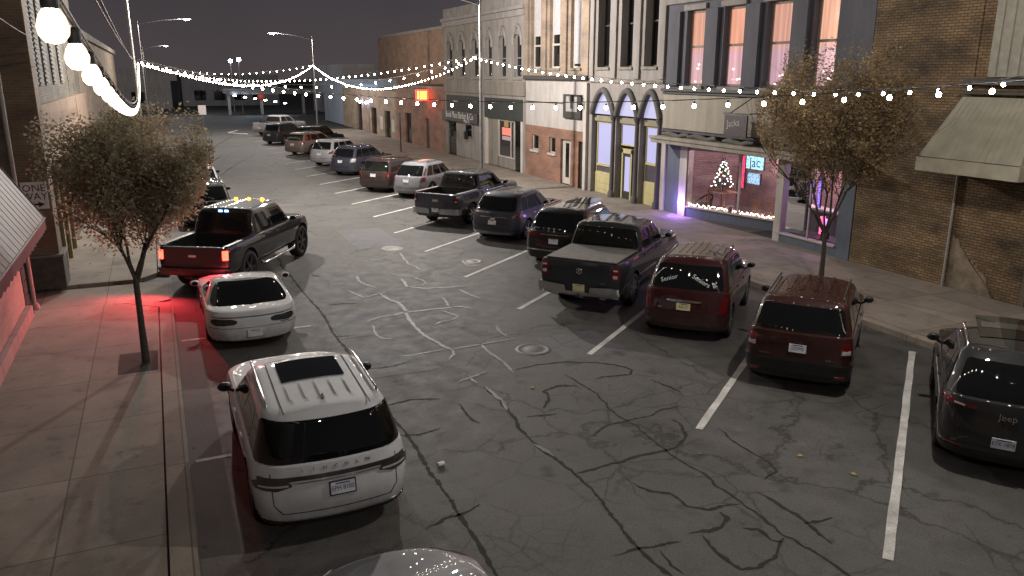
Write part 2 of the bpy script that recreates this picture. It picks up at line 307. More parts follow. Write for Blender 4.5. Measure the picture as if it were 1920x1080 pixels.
# parking stripes: start (x, y), length along the stall angle
dx, dy = sin(R(51.5)), cos(R(51.5))
for x, y, L in [(7.72, 2.1, 8.6), (7.77, 6.05, 8.65), (7.91, 10.09, 8.6), (8.02, 14.1, 8.5), (8.02, 17.81, 8.5), (7.92, 21.47, 8.6), (7.91, 25.3, 8.6), (7.85, 28.88, 8.6), (7.97, 32.61, 8.5), (7.91, 36.33, 8.5),
                (7.88, 40.02, 8.5), (7.83, 43.72, 8.5), (7.77, 47.53, 8.5), (7.7, 51.34, 8.5), (7.7, 55.1, 8.5), (7.7, 58.8, 8.5), (7.7, 62.5, 8.5), (7.7, 66.3, 8.5), (7.7, 70, 8.5), (7.7, 73.7, 8.5)]:
    mb = MB(); n = V((-dy, dx, 0))*.065
    rnd = random.Random(int(y*10)); k = 26; A = []; B = []
    for i in range(k+1):
        p = V((x+dx*L*i/k, y+dy*L*i/k, .008)); A.append(p+n*rnd.uniform(.88, 1.08)); B.append(p-n*rnd.uniform(.88, 1.08))
    mb.add(A+B, [(i, i+1, i+k+2, i+k+1) for i in range(k)])
    structure(mb.build('parking_stripe', MT['white_line']))
mb = MB()
for y in (12.25, 18.55, 27.0, 34.5):
    mb.box(.02, .55, y, y+.09, .004, .008); mb.box(2.35, 2.9, y-.05, y+.04, .004, .008)
structure(mb.build('kerbside_bay_marks', MT['white_line']))
for (x, y, z0, z1) in [(7.0, 76, 83.2, 0)]:
    mb = MB(); mb.tube([(7.79, 89.5, .01), (6.6, 86.0, .01), (8.2, 83.4, .01)], .07, 4); structure(mb.build('corner_marking', MT['white_line']))
patm = asphalt(); patm.name = 'asphalt_patch'
for nd in patm.node_tree.nodes:
    if nd.bl_idname == 'ShaderNodeValToRGB' and abs(nd.color_ramp.elements[0].color[0]-.070) < 1e-4:
        nd.color_ramp.elements[0].color = (.088, .090, .098, 1); nd.color_ramp.elements[1].color = (.118, .120, .128, 1)
rn = random.Random(21)
for x0, x1, y0, y1 in [(3.4, 4.75, 14.6, 17.0), (3.36, 4.3, 17.25, 19.2), (5.9, 7.6, 26.5, 30.2), (.6, 2.9, 6.6, 8.6), (7.4, 8.9, 14.0, 15.6)]:
    q = []
    for a_, b_ in (((x0, y0), (x1, y0)), ((x1, y0), (x1, y1)), ((x1, y1), (x0, y1)), ((x0, y1), (x0, y0))):
        q += [(lerp_(a_[0], b_[0], i/9)+rn.uniform(-.03, .03), lerp_(a_[1], b_[1], i/9)+rn.uniform(-.03, .03), .0035) for i in range(9)]
    mb = MB(); mb.add(q, [tuple(range(len(q)))]); structure(mb.build('road_patch', patm))
mb = MB()
for i in range(420):
    x_ = rn.choice([rn.gauss(.12, .25), rn.gauss(15.0, .35), rn.uniform(.5, 12)]) if i % 3 else rn.gauss(-.6, .7); y_ = rn.uniform(5, 40); z_ = .145 if x_ < -.4 or x_ > 15.05 else .012
    if -.45 < x_ < 0: continue
    a_ = rn.uniform(0, 6.28); r_ = rn.uniform(.012, .035); mb.add([(x_+r_*cos(a_+k*1.57)*(1.4 if k % 2 else .6), y_+r_*sin(a_+k*1.57)*(1.4 if k % 2 else .6), z_+.006*(k == 1)) for k in range(4)], [(0, 1, 2, 3)])
o = mb.build('leaf_litter', plain('litter_leaf', (.17, .13, .075), .9, var=.5, scale=2)); o['kind'] = 'stuff'
# pavements with kerbs
def slab(name, poly, z0, z1, mat):
    mb = MB(); n = len(poly)
    mb.add([(x, y, z1) for x, y in poly], [tuple(range(n))]); mb.add([(x, y, z0) for x, y in poly]+[(x, y, z1) for x, y in poly], [(i, (i+1) % n, n+(i+1) % n, n+i) for i in range(n)])
    return structure(bevel(mb.build(name, mat), .015))
def corner(cx, cy, r, a0, a1, n=6): return [(cx+r*cos(R(a0+(a1-a0)*i/n)), cy+r*sin(R(a0+(a1-a0)*i/n))) for i in range(n+1)]
slab('pavement_left_near', [(-14, -20), (-.43, -20), (-.43, 21.3), (-1.3, 22.1), (-14, 22.1)], -.05, .13, MT['walk'])
slab('pavement_left_far', [(-14, 24.6), (-.9, 24.6), (-.43, 25.2), (-.43, 92), (-14, 92)], -.05, .13, MT['walk'])
slab('kerb_left_near', [(-.40, -20), (-.08, -20)]+corner(-1.0, 21.1, .92, 0, 80)+[(-1.25, 22.0), (-.40, 21.25)], -.05, .137, MT['kerb'])
slab('kerb_left_far', [(-.40, 25.3), (-.08, 25.1), (-.08, 92), (-.40, 92)], -.05, .137, MT['kerb'])
slab('alley_apron', [(-14, 22.13), (-.9, 22.13), (-.12, 22.3), (-.12, 24.4), (-.9, 24.57), (-14, 24.57)], -.05, .03, MT['walk'])
slab('pavement_right', [(15.33, -20), (30, -20), (30, 86), (15.33, 86)], -.05, .13, MT['walk'])
slab('kerb_right', [(15.05, -20), (15.3, -20), (15.3, 86), (15.05, 86)], -.05, .137, MT['kerb'])
slab('gutter_left', [(-.06, -20), (.42, -20), (.42, 90), (-.06, 90)], -.05, .006, MT['gutter'])
for i, (x, y, r) in enumerate([(7.06, 14.89, .36), (7.02, 26.25, .36), (8.85, 23.3, .3)]):
    mb = MB(); mb.lathe([(0, .012), (r*.5, .012), (r*.52, .010), (r*.86, .010), (r*.88, .013), (r, .013), (r+.03, .004)], n=28, c=(x, y, 0))
    tag(mb.build('manhole_cover', MT['iron']), ['round iron manhole cover by the stripe beside the silver bumper pickup', 'round iron manhole cover farthest up the traffic lane', 'small iron cover just inside a parking stripe'][i], 'manhole cover', 'manhole covers in the road')
# litter
mb = MB(); mb.lathe([(0, -.06), (.03, -.06), (.034, -.05), (.034, .05), (.028, .06), (0, .06)], axis='x', n=12)
o = tag(mb.build('drink_can', plain('can_white', (.7, .7, .7), .3)), 'small white drink can lying on the asphalt beside the white SUV', 'can'); o.location = (3.47, 10.61, .038); o.rotation_euler = (0, 0, .3)
lm = plain('dry_leaf', (.36, .26, .10), .8, var=.3)
for i, (x, y, a) in enumerate([(8.78, 8.64, .4), (9.08, 7.85, 1.9), (6.1, 12.9, 1.2)]):
    mb = MB(); n = 9; vs = [(0, 0, .012)]+[(.055*cos(2*pi*k/n)*(1.25 if k % 2 else .8), .04*sin(2*pi*k/n)*(1.2 if k % 2 else .8), .006+.012*(k % 2)) for k in range(n)]
    mb.add(vs, [(0, k+1, (k+1) % n+1) for k in range(n)])
    o = tag(mb.build('fallen_leaf', lm), ['dry yellow leaf on the road straight behind the dark red SUV', 'dry leaf on the road nearest the jagged long crack by the black SUV', 'dry leaf in the middle of the traffic lane'][i], 'leaf', 'fallen leaves on the road'); o.location = (x, y, .006); o.rotation_euler = (0, 0, a)

# ------------------------------------------------------------------ vehicles
def lerp(a, b, t): return a+(b-a)*t
def prof(pts, y):
    if y <= pts[0][0]: return pts[0][1]
    for (a, p), (b, q) in zip(pts, pts[1:]):
        if y <= b:
            t = (y-a)/(b-a); t = t*t*(3-2*t)*.5+t*.5
            return lerp(p, q, t)
    return pts[-1][1]
class Shell:
    """stack of rounded plan outlines: (z, half width, rear y, front y, rear r, front r, rear bow, front bow)"""
    def __init__(s, lv, top=None, z0=0): s.lv = lv; s.top = top; s.z0 = z0; s.zt = lv[-1][0]
    def at(s, z):
        lv = s.lv
        if z <= lv[0][0]: return lv[0]
        for a, b in zip(lv, lv[1:]):
            if z <= b[0]:
                t = (z-a[0])/(b[0]-a[0]); return tuple(lerp(p, q, t) for p, q in zip(a, b))
        return lv[-1]
    def segs(s, L):
        _, hw, yr, yf, rr, rf, br, bf = L
        a = max(hw-rr, .01); c = rr*pi/2; sd = max(.05, (yf-rf)-(yr+rr)); c2 = rf*pi/2; f = max(hw-rf, .01)
        return a, c, sd, c2, f
    def ring(s, L, t):
        _, hw, yr, yf, rr, rf, br, bf = L; a, c, sd, c2, f = s.segs(L)
        sg = 1 if t >= 0 else -1; t = abs(t)
        if t < a: x, y = t, yr
        elif t < a+c: g = (t-a)/rr; x, y = a+rr*sin(g), yr+rr*(1-cos(g))
        elif t < a+c+sd: x, y = hw, yr+rr+(t-a-c)
        elif t < a+c+sd+c2: g = (t-a-c-sd)/rf; x, y = hw-rf+rf*cos(g), yf-rf+rf*sin(g)
        else: x, y = max(0, f-(t-a-c-sd-c2)), yf
        half = (yf-yr)/2; q = (x/hw)**2
        if y < yr+half: y += br*q*(1-(y-yr)/half)
        else: y -= bf*q*(1-(yf-y)/half)
        return x*sg, y
    def zz(s, y, z):
        if not s.top or z <= s.z0: return z
        return s.z0+(z-s.z0)*(prof(s.top, y)-s.z0)/(s.zt-s.z0)
    def pt(s, t, z):
        x, y = s.ring(s.at(z), t); return V((x, y, s.zz(y, z)))
    def nrm(s, t, z):
        e = .01; a = s.pt(t+e, z)-s.pt(t-e, z); zz = min(z, s.lv[-1][0]-e*1.1); b = s.pt(t, zz+e)-s.pt(t, zz-e)
        n = a.cross(b)
        return n.normalized() if n.length > 1e-9 else V((0, -1, 0))
    def sy(s, y, z):
        L = s.at(z); a, c, sd, c2, f = s.segs(L)
        return a+c+max(-c*.6, min(sd+c2*.6, y-(L[2]+L[4])))
    def mesh(s, mb, crown=.03, n=(3, 4, 12, 4, 3), mi=0, bottom=True):
        rows = []
        for L in s.lv:
            sg = s.segs(L); ts = [0]; acc = 0
            for w, k in zip(sg, n):
                ts += [acc+w*(i+1)/k for i in range(k)]; acc += w
            pr = [s.ring(L, t) for t in ts]; full = pr+[(-x, y) for x, y in reversed(pr[1:-1])]
            rows.append([V((x, y, s.zz(y, L[0]))) for x, y in full])
        L = s.lv[-1]; yc = (L[2]+L[3])/2
        for k in (.86, .6, .3, .04):
            rows.append([V((p.x*k, yc+(p.y-yc)*(1-(1-k)*.12), p.z+crown*(1-k*k))) for p in rows[len(s.lv)-1]])
        m = len(rows[0]); vs = [p for r in rows for p in r]
        fs = [(i*m+k, i*m+(k+1) % m, (i+1)*m+(k+1) % m, (i+1)*m+k) for i in range(len(rows)-1) for k in range(m)]
        fs.append(tuple(range((len(rows)-1)*m, len(rows)*m)))
        if bottom: fs.append(tuple(reversed(range(m))))
        mb.add(vs, fs, mi, True)
def rpoly(pts, r):
    out = []; n = len(pts)
    for i in range(n):
        p, a, b = V(pts[i]).to_2d() if len(pts[i]) > 2 else V((*pts[i], 0)).to_2d(), V((*pts[i-1], 0)).to_2d(), V((*pts[(i+1) % n], 0)).to_2d()
        ra = min(r, (a-p).length*.45); rb = min(r, (b-p).length*.45)
        A = p+(a-p).normalized()*ra; B = p+(b-p).normalized()*rb
        for k in range(5):
            t = k/4; out.append(tuple(A*(1-t)**2+p*2*t*(1-t)+B*t*t))
    return out
def subdiv(pts, d=.09):
    out = []
    for a, b in zip(pts, pts[1:]+pts[:1]):
        L = sqrt((a[0]-b[0])**2+(a[1]-b[1])**2); k = max(1, int(L/d))
        out += [(lerp(a[0], b[0], i/k), lerp(a[1], b[1], i/k)) for i in range(k)]
    return out
def patch(name, sh, outl, mat, parent, off=.006, thick=.012, r=.03, label=None, raw=None):
    """panel that follows a shell inside an outline given in (s, z); bulged off the surface by off"""
    mb = MB(); jobs = outl if isinstance(outl[0][0], (tuple, list)) else [outl]
    for ol in jobs:
        o = subdiv(rpoly(ol, r) if r else list(ol)); cx = sum(p[0] for p in o)/len(o); cz = sum(p[1] for p in o)/len(o)
        P = lambda p, d: sh.pt(p[0], p[1])+sh.nrm(p[0], p[1])*d
        n = len(o); rings = [[P(p, -thick) for p in o]]
        K = [1-i/12 for i in range(12)] if max(abs(p[0]-cx) for p in o) > .5 else [1, .8, .6, .4, .2]; m = len(K)
        for k in K: rings.append([P((cx+(p[0]-cx)*k, cz+(p[1]-cz)*k), off) for p in o])
        vs = [q for rr in rings for q in rr]+[P((cx, cz), off)]
        fs = [(i*n+k, i*n+(k+1) % n, (i+1)*n+(k+1) % n, (i+1)*n+k) for i in range(m) for k in range(n)]+[(m*n+k, m*n+(k+1) % n, (m+1)*n) for k in range(n)]
        mb.add(vs, fs, 0, True)
    me = mb.mesh(name, mat); fixnormals(me, 40)
    return link(name, me, parent, label)
def mir(o): return [(-a, b) for a, b in reversed(o)]
def line(sh, pts, w):
    """thin strip outlines along a polyline in (s, z)"""
    out = []
    for (a, b), (c, d) in zip(pts, pts[1:]):
        L = sqrt((c-a)**2+(d-b)**2); nx, nz = -(d-b)/L*w/2, (c-a)/L*w/2
        out.append([(a+nx, b+nz), (c+nx, d+nz), (c-nx, d-nz), (a-nx, b-nz)])
    return out
WHEELS = {}
def wheel_mesh(Rr, w, style):
    k = (Rr, w, style)
    if k in WHEELS: return WHEELS[k]
    t = MB(); h = w/2; ri = Rr*.68
    t.lathe([(ri, -h*.9), (ri+.02, -h), (Rr*.93, -h), (Rr, -h*.72), (Rr, h*.72), (Rr*.93, h), (ri+.02, h), (ri, h*.9), (ri, -h*.9)], 'x', 26)
    rm = MB(); rm.lathe([(ri, -h*.8), (ri, h*.86), (ri*.93, h*.9), (ri*.9, h*.6), (ri*.2, h*.52), (0, h*.52)], 'x', 26, mi=0)
    n = {'five': 5, 'ten': 10, 'six': 6}[style]
    for i in range(n):
        a = 2*pi*i/n; hw_ = ri*(.13 if n > 5 else .18)
        u, v = V((0, cos(a), sin(a))), V((0, -sin(a), cos(a)))
        p = [u*ri*.12-v*hw_*1.1, u*ri*.12+v*hw_*1.1, u*ri*.95+v*hw_*.8, u*ri*.95-v*hw_*.8]
        f = [q+V((h*.93, 0, 0)) for q in p]; b_ = [q+V((h*.6, 0, 0)) for q in p]
        rm.add(f+b_, [(0, 1, 2, 3), (0, 4, 5, 1), (1, 5, 6, 2), (2, 6, 7, 3), (3, 7, 4, 0)], 1)
    rm.lathe([(0, h), (ri*.18, h*.99), (ri*.24, h*.9)], 'x', 12, mi=1)
    WHEELS[k] = (t.mesh('wheel', MT['rubber']), rm); return WHEELS[k]
RIMS = {}
def vehicle(name, label, cat, x, y, deg, s, group):
    d = dict(L=4.7, W=1.86, H=1.7, zb=1.02, gc=.22, hood=.92, cowl=1.25, run=.75, rrun=.45, rover=0, deck=None, tum=.14, rr=.26, gw=.30, gr=.08, R=.36, tw=.23, wb=2.75, fo=.92, rim='five', rimm='alloy',
             mat=None, br=.10, bf=.16, rearb=.09, wins=((.02, .25), (.28, .60), (.63, .985)), cabr=None, glassrear=(.12, .83), bed=None, mirror=True, winmat='glass', roofdrop=.0)
    d.update(s); D = type('D', (), d); hw = D.W/2; yr, yf = -D.L/2, D.L/2; zb, gc = D.zb, D.gc
    root = thing(name, label, cat, (x, y, 0), -R(deg), group)
    rb = D.rearb
    lv = [(gc, hw*.87, yr+rb+.06, yf-.16, D.rr, .34, D.br, D.bf), (gc+.05, hw*.93, yr+.045, yf-.07, D.rr, .36, D.br, D.bf), (gc+.16, hw*.972, yr+.008, yf-.02, D.rr, .38, D.br, D.bf),
          (lerp(gc, zb, .42), hw*.99, yr, yf, D.rr, .4, D.br, D.bf), (lerp(gc, zb, .55), hw*1.0, yr+rb*.25, yf-.02, D.rr, .4, D.br, D.bf), (lerp(gc, zb, .74), hw*.995, yr+rb*.55, yf-.06, D.rr, .42, D.br, D.bf),
          (lerp(gc, zb, .93), hw*.975, yr+rb*.9, yf-.12, D.rr, .44, D.br, D.bf), (zb-.012, hw*.955, yr+rb*1.05, yf-.18, D.rr, .44, D.br, D.bf), (zb, hw*.93, yr+rb*1.2+.02, yf-.22, D.rr, .44, D.br, D.bf)]
    cw = yf-D.cowl
    top = [(yr, D.deck if D.deck else zb), (yr+.7 if D.deck else yr+.1, zb), (cw-.2, zb), (cw+.35, lerp(zb, D.hood, .25)), (yf-.45, lerp(zb, D.hood, .85)), (yf-.12, D.hood)]
    if D.deck: top = [(yr, D.deck), (yr+D.rover+.1, lerp(D.deck, zb, .7)), (yr+D.rover+.9, zb)]+top[2:]
    body = Shell(lv, top, lerp(gc, zb, .4))
    hb = hw*.945; ht = hb-D.tum; yb = yr+rb+.05+D.rover; ze = D.H-.03; z0 = zb-.03
    cr = D.cabr or D.rr; cl = []
    for v in (0, .2, .45, .7, .88, .95, 1.0):
        z = lerp(z0, ze, v); k = v**1.15; ins = 0 if v < .9 else (.02 if v < .97 else .06)
        hz = lerp(hb, ht, k)-ins; rv = v**(1.25 if D.rrun < 1 else 1.0)
        cl.append((z, hz, yb+D.rrun*rv+ins*.8, cw-D.run*(v**1.02)-ins*1.6, cr*(1-.15*v), .30, D.br*.9, D.bf*.8))
    rd = None
    if D.roofdrop: rd = [(yr, D.H-.03-D.roofdrop), (yr+.6, D.H-.03-D.roofdrop*.8), (yr+2.2, D.H-.03), (yf, D.H-.03)]
    cab = Shell(cl, rd, zb)
    mb = MB(); body.mesh(mb, .025); me = mb.mesh('body', [D.mat, MT['well']]); fixnormals(me, 35)
    bo = link('body', me, root)
    # wheel wells and open bed cut out of the body
    ct = MB(); fa = yf-D.fo; axles = (fa, fa-D.wb)
    for ya in axles:
        for sg in (-1, 1):
            rw = D.R+.065
            vs = []
            for xx in (sg*(hw-.34), sg*(hw+.3)):
                vs += [(xx, ya+rw*cos(2*pi*k/26), D.R+.01+rw*sin(2*pi*k/26)) for k in range(26)]
            f = [(k, (k+1) % 26, 26+(k+1) % 26, 26+k) for k in range(26)]+[tuple(reversed(range(26))), tuple(range(26, 52))]
            ct.add(vs, f, 1)
    if D.bed: ct.box(-hw+.17, hw-.17, yr+.12, yr+.12+D.bed, zb-.52, zb+.3, 1)
    cme = ct.mesh('cut', [D.mat, MT['well']]); bm = bmesh.new(); bm.from_mesh(cme); bmesh.ops.recalc_face_normals(bm, faces=bm.faces); bm.to_mesh(cme); bm.free()
    co = link('cut', cme, root); md = bo.modifiers.new('b', 'BOOLEAN'); md.object = co; md.operation = 'DIFFERENCE'; md.solver = 'EXACT'
    bpy.context.view_layer.update()
    nm = bpy.data.meshes.new_from_object(bo.evaluated_get(bpy.context.evaluated_depsgraph_get())); bo.modifiers.clear(); bo.data = nm; nm.name = 'body'
    bpy.data.objects.remove(co)
    for p in nm.polygons: p.use_smooth = True
    nm.set_sharp_from_angle(angle=R(33))
    mb = MB(); cab.mesh(mb, D.__dict__.get('crown', .035), bottom=False, n=(3, 4, 10, 4, 3)); me = mb.mesh('cab', D.__dict__.get('cabmat', D.mat)); fixnormals(me, 42); cabo = link('cab', me, root)
    # glass
    G = MT[D.winmat]
    za, zc = lerp(z0, ze, .12), lerp(z0, ze, .80)
    def wspan(z):
        L = cab.at(z); return L[2]+L[4]*.75, L[3]-L[5]*.8
    for f0, f1 in D.wins:
        o = []
        for z, rev in ((za, 0), (zc, 1)):
            a, b = wspan(z); row = [(cab.sy(lerp(a, b, lerp(f0, f1, t)), z), z) for t in (0, .5, 1)]
            o += row[::-1] if rev else row
        patch('side_window', cab, o, G, root, .005, r=.05); patch('side_window', cab, mir(o), G, root, .005, r=.05)
    g0, g1 = (lerp(z0, ze, q) for q in D.glassrear); L0, L1 = cab.at(g0), cab.at(g1); a0 = L0[1]-L0[4]*D.gw; a1 = L1[1]-L1[4]*D.gw
    rear = patch('rear_window', cab, [(-a0, g0), (a0, g0), (a1, g1), (-a1, g1)], G, root, .006, r=D.gr)
    # windscreen in front coordinates: arc length measured from the front centre
    def fs(x, z):
        L = cab.at(z); return sum(cab.segs(L))-x
    zw0, zw1 = lerp(z0, ze, .06), lerp(z0, ze, .86)
    o = [(fs(x, z), z) for x, z in ((cab.at(zw0)[1]*.8, zw0), (.02, zw0), (.02, zw1), (cab.at(zw1)[1]*.78, zw1))]
    w = MB(); nx, nz = 12, 6; vs = []
    for j in range(nz+1):
        z = lerp(zw0, zw1, j/nz); L = cab.at(z)
        for i in range(nx+1):
            x = lerp(-.84, .84, i/nx)*L[1]; q = cab.pt((fs(abs(x), z))*(1 if x >= 0 else -1), z); n_ = V((0, D.H-zb, D.run)).normalized(); vs.append(q+n_*.008)
    w.add(vs, [(j*(nx+1)+i, j*(nx+1)+i+1, (j+1)*(nx+1)+i+1, (j+1)*(nx+1)+i) for j in range(nz) for i in range(nx)], 0, True); w.build('windshield', G, root)
    # wheels
    tm, rmb = wheel_mesh(D.R, D.tw, D.rim); key = (D.R, D.tw, D.rim, D.rimm)
    if key not in RIMS: RIMS[key] = rmb.mesh('rim', [MT['black'], MT[D.rimm]])
    for ya in axles:
        for sg in (-1, 1):
            wo = link('wheel', tm, root); wo.location = (sg*(hw-D.tw/2-.015), ya, D.R)
            if sg < 0: wo.rotation_euler = (0, 0, pi)
            ro = link('rim', RIMS[key], wo)
    if D.mirror:
        for sg in (-1, 1):
            m = MB(); cx, cy, cz = sg*(hw+.085), cw-.42, zb+.085
            m.lathe([(0, -.09), (.07, -.085), (.10, -.04), (.11, .02), (.09, .07), (.04, .10), (0, .105)], 'y', 14)
            m.v = [(cx+p[0]*.98, cy+p[1]*.62, cz+p[2]*.68) for p in m.v]
            m.tube([(sg*(hw-.05), cy+.06, zb-.02), (cx-sg*.05, cy+.02, cz-.04)], .03, 6)
            mo = m.build('side_mirror', MT['black'] if D.__dict__.get('mirmat') is None else D.mirmat, root)
            g = MB(); g.lathe([(0, -.083), (.085, -.083)], 'y', 14); g.v = [(cx+p[0]*.86, cy+p[1]*.70, cz+p[2]*.58) for p in g.v]; g.build('mirror_glass', MT['glass'], mo)
    D.root, D.body, D.cab, D.hw, D.yr, D.yf, D.cw, D.z0, D.ze, D.axles, D.rear = root, body, cab, hw, yr, yf, cw, z0, ze, axles, rear
    return D
def plate(D, z, txt=None, mat='plate', w=.31, h=.155, dx=0, frame=False, ink='plate_ink', pitch=None):
    p = D.body.pt(dx, z); n = D.body.nrm(dx, z); o = p+n*.012
    m = frame_mtx(o, V((0, 0, 1)).cross(n)*1, n.cross(V((0, 0, 1)).cross(n)))
    mb = MB()
    if frame: mb.box(-w/2-.018, w/2+.018, -h/2-.018, h/2+.018, -.01, .004, 1)
    mb.box(-w/2, w/2, -h/2, h/2, -.01, .009)
    po = mb.build('license_plate', [MT[mat], MT['black']], D.root); po.matrix_local = m
    if txt: text_mesh(txt, .088, MT[ink], po, M4.Translation((0, -.004, .0095)), ext=.001, xs=.82)
    b = MB(); b.box(-w*.3, w*.3, h*.33, h*.42, .0088, .0105); b.build('plate_band', MT[ink], po)
    return po
def rtext(D, s, z, txt, size, mat, xs=1, name='badge', sh=None):
    sh = sh or D.body; p = sh.pt(s, z); n = sh.nrm(s, z); x = V((0, 0, 1)).cross(n)
    return text_mesh(txt, size, mat, D.root, frame_mtx(p+n*.006, x, n.cross(x)), name, .003, xs)
def both(name, D, ol, mat, off=.010, r=.03, sh=None, thick=.015):
    a = patch(name, sh or D.body, ol, mat, D.root, off, thick, r); b = patch(name, sh or D.body, mir(ol), mat, D.root, off, thick, r); return a, b
def doors(D, ys, z0=None, handles=True, hm=None, zh=None):
    z0 = z0 or D.gc+.14
    for sg in (-1, 1):
        ls = []
        for ya in ys: ls += line(D.body, [(sg*D.body.sy(ya, z0), z0), (sg*D.body.sy(ya, D.zb-.03), D.zb-.03)], .013)
        patch('panel_gap', D.body, ls, MT['seam'], D.root, .0015, .004, 0)
        if handles:
            for ya, yb in zip(ys, ys[1:]):
                yy = ya+.10; zz = zh or D.zb-.14; s0 = D.body.sy(yy, zz)
                patch('door_handle', D.body, [(sg*s0, zz), (sg*(s0+.17), zz), (sg*(s0+.17), zz+.032), (sg*s0, zz+.032)], hm or D.mat, D.root, .028, .01, .012)
def hatch(D, hwid, z0, z1, w=.012):
    patch('panel_gap', D.body, line(D.body, [(-hwid*1.02, z1), (-hwid, z0+.12), (-hwid+.1, z0), (hwid-.1, z0), (hwid, z0+.12), (hwid*1.02, z1)], w), MT['seam'], D.root, .0015, .004, 0)
def rails(D, inset=.1, mat='black', zoff=.05, y0=.35, y1=.35, rad=.018):
    for sg in (-1, 1):
        L = D.cab.lv[-2]; ys = [lerp(L[2]+y0, L[3]-y1, t) for t in [i/8 for i in range(9)]]
        x = sg*(L[1]-inset); mb = MB(); zt = D.ze+.008
        def zr(yv): return (prof(D.cab.top, yv) if D.cab.top else D.ze)+.01
        pts = [(x, ys[0]-.03, zr(ys[0]))]+[(x, yv, zr(yv)+zoff) for yv in ys]+[(x, ys[-1]+.03, zr(ys[-1]))]
        mb.tube(pts, rad, 6); mb.build('roof_rail', MT[mat], D.root)
def bumper(D, z0, z1, mat, off=.035, wrap=.55, name='rear_bumper'):
    s = D.hw+wrap-.25
    return patch(name, D.body, [(-s, z0), (s, z0), (s, z1), (-s, z1)], mat, D.root, off, .02, .05)

KL, KR = 'vehicles parked along the left kerb', 'vehicles parked nose-in along the right kerb'
# --- white crossover, bottom left
D = vehicle('parked_suv', 'white SUV with dark sunroof and full-width black tail lamp bar, along the left kerb', 'SUV', 1.66, 11.72, 0,
    dict(L=4.83, W=2.05, H=1.70, zb=1.05, hood=.98, cowl=1.35, run=.95, rrun=.20, tum=.17, rr=.34, R=.38, wb=2.85, fo=.95, mat=MT['white'], rim='ten', br=.16, rearb=.10, glassrear=(.05, .90), roofdrop=.06, crown=.05, gw=-.55, gr=.12,
         wins=((.02, .22), (.245, .59), (.615, .985)), mirmat=MT['black']), KL)
suv = D
b0, b1 = .84, .915
patch('tail_lamp_bar', D.body, [(-1.0, b0), (-.6, b0+.02), (.6, b0+.02), (1.0, b0), (1.0, b1), (-1.0, b1)], MT['smoke_lens'], D.root, .012, .015, .02)
both('tail_lamp', D, [(.55, .80), (.75, .75), (1.05, .76), (1.12, .83), (1.0, .87), (.6, .86)], MT['smoke_lens'], .018, .03)
both('lamp_strip', D, [(.60, .80), (.98, .79), (.98, .815), (.60, .825)], MT['clear_lens'], .022, .01)
patch('chrome_strip', D.body, [(-.62, .825), (.62, .825), (.62, .84), (-.62, .84)], MT['chrome'], D.root, .014, .01, .005)
plate(D, .70, 'EPH 8100', frame=True, dx=.06)
for i, ch in enumerate('LINCOLN'): rtext(D, -.42+i*.14, .985, ch, .062, MT['chrome'], 1.3)
hatch(D, .80, .44, .96)
patch('bumper_trim', D.body, [(-1.15, .24), (1.15, .24), (1.15, .33), (-1.15, .33)], MT['black'], D.root, .012, .015, .03)
patch('chrome_strip', D.body, [(-1.0, .335), (1.0, .335), (1.0, .355), (-1.0, .355)], MT['chrome'], D.root, .016, .01, .006)
both('reflector', D, [(.72, .28), (.98, .28), (.98, .31), (.72, .31)], MT['red_lens'], .02, .01)
doors(D, (-1.02, -.02, 1.05)); rails(D, .05, 'chrome', .035, .45, .15)
def zroof(D, x, y): return (prof(D.cab.top, y) if D.cab.top else D.ze)+D.__dict__.get('crown', .035)*(1-(x/(D.cab.lv[-1][1]))**2)
def roofpanel(name, D, x0, x1, y0, y1, mat, up=.006, nx=6, ny=6):
    mb = MB(); vs = [(lerp(x0, x1, i/nx), lerp(y0, y1, j/ny), zroof(D, lerp(x0, x1, i/nx), lerp(y0, y1, j/ny))+up) for j in range(ny+1) for i in range(nx+1)]
    mb.add(vs, [(j*(nx+1)+i, j*(nx+1)+i+1, (j+1)*(nx+1)+i+1, (j+1)*(nx+1)+i) for j in range(ny) for i in range(nx)], 0, True)
    for e in (0, 1):  # skirt
        for seq in ([i for i in range(nx+1)], [ny*(nx+1)+i for i in range(nx+1)], [j*(nx+1) for j in range(ny+1)], [j*(nx+1)+nx for j in range(ny+1)]):
            pass
    return mb.build(name, mat, D.root)
roofpanel('sunroof', D, -.44, .44, -.98, -.22, MT['glass'], .012)
for x in (-.40, -.20, 0, .20, .40): roofpanel('roof_rib', D, x-.022, x+.022, -1.62, -1.10, MT['white'], .022, 2, 6)
for x in (-.56, .56): roofpanel('roof_channel', D, x-.008, x+.008, -2.0, -.15, MT['seam'], .006, 1, 8)
mb = MB(); mb.lathe([(.045, 0), (.04, .03), (.015, .06), (0, .065)], 'z', 10); o = mb.build('antenna_fin', MT['white'], D.root); o.location = (0, -1.68, zroof(D, 0, -1.68)); o.scale = (.6, 1.6, 1)

# --- white nineties coupe
D = vehicle('parked_coupe', 'low white nineties coupe with big dark hatch glass and oval tail lamps', 'coupe', 1.51, 19.75, 0,
    dict(L=4.9, W=1.94, H=1.28, zb=.90, gc=.17, hood=.66, deck=.86, cowl=1.85, run=.85, rrun=1.0, rover=.30, tum=.22, rr=.42, R=.33, wb=2.57, fo=1.05, mat=MT['white'], br=.20, bf=.25, rearb=.08, rim='five', cabr=.36, gw=-.10, gr=.26,
         glassrear=(.04, .97), wins=((.30, .97),), mirmat=MT['white'], crown=.03), KL)
both('tail_lamp', D, [(.38, .62), (.80, .59), (.93, .655), (.86, .735), (.44, .745), (.33, .69)], MT['black'], .012, .05)
both('lamp_strip', D, [(.50, .66), (.76, .65), (.76, .69), (.50, .705)], MT['smoke_lens'], .016, .02)
patch('spoiler', D.body, [(-.80, .80), (.80, .80), (.74, .865), (-.74, .865)], MT['white'], D.root, .045, .02, .03)
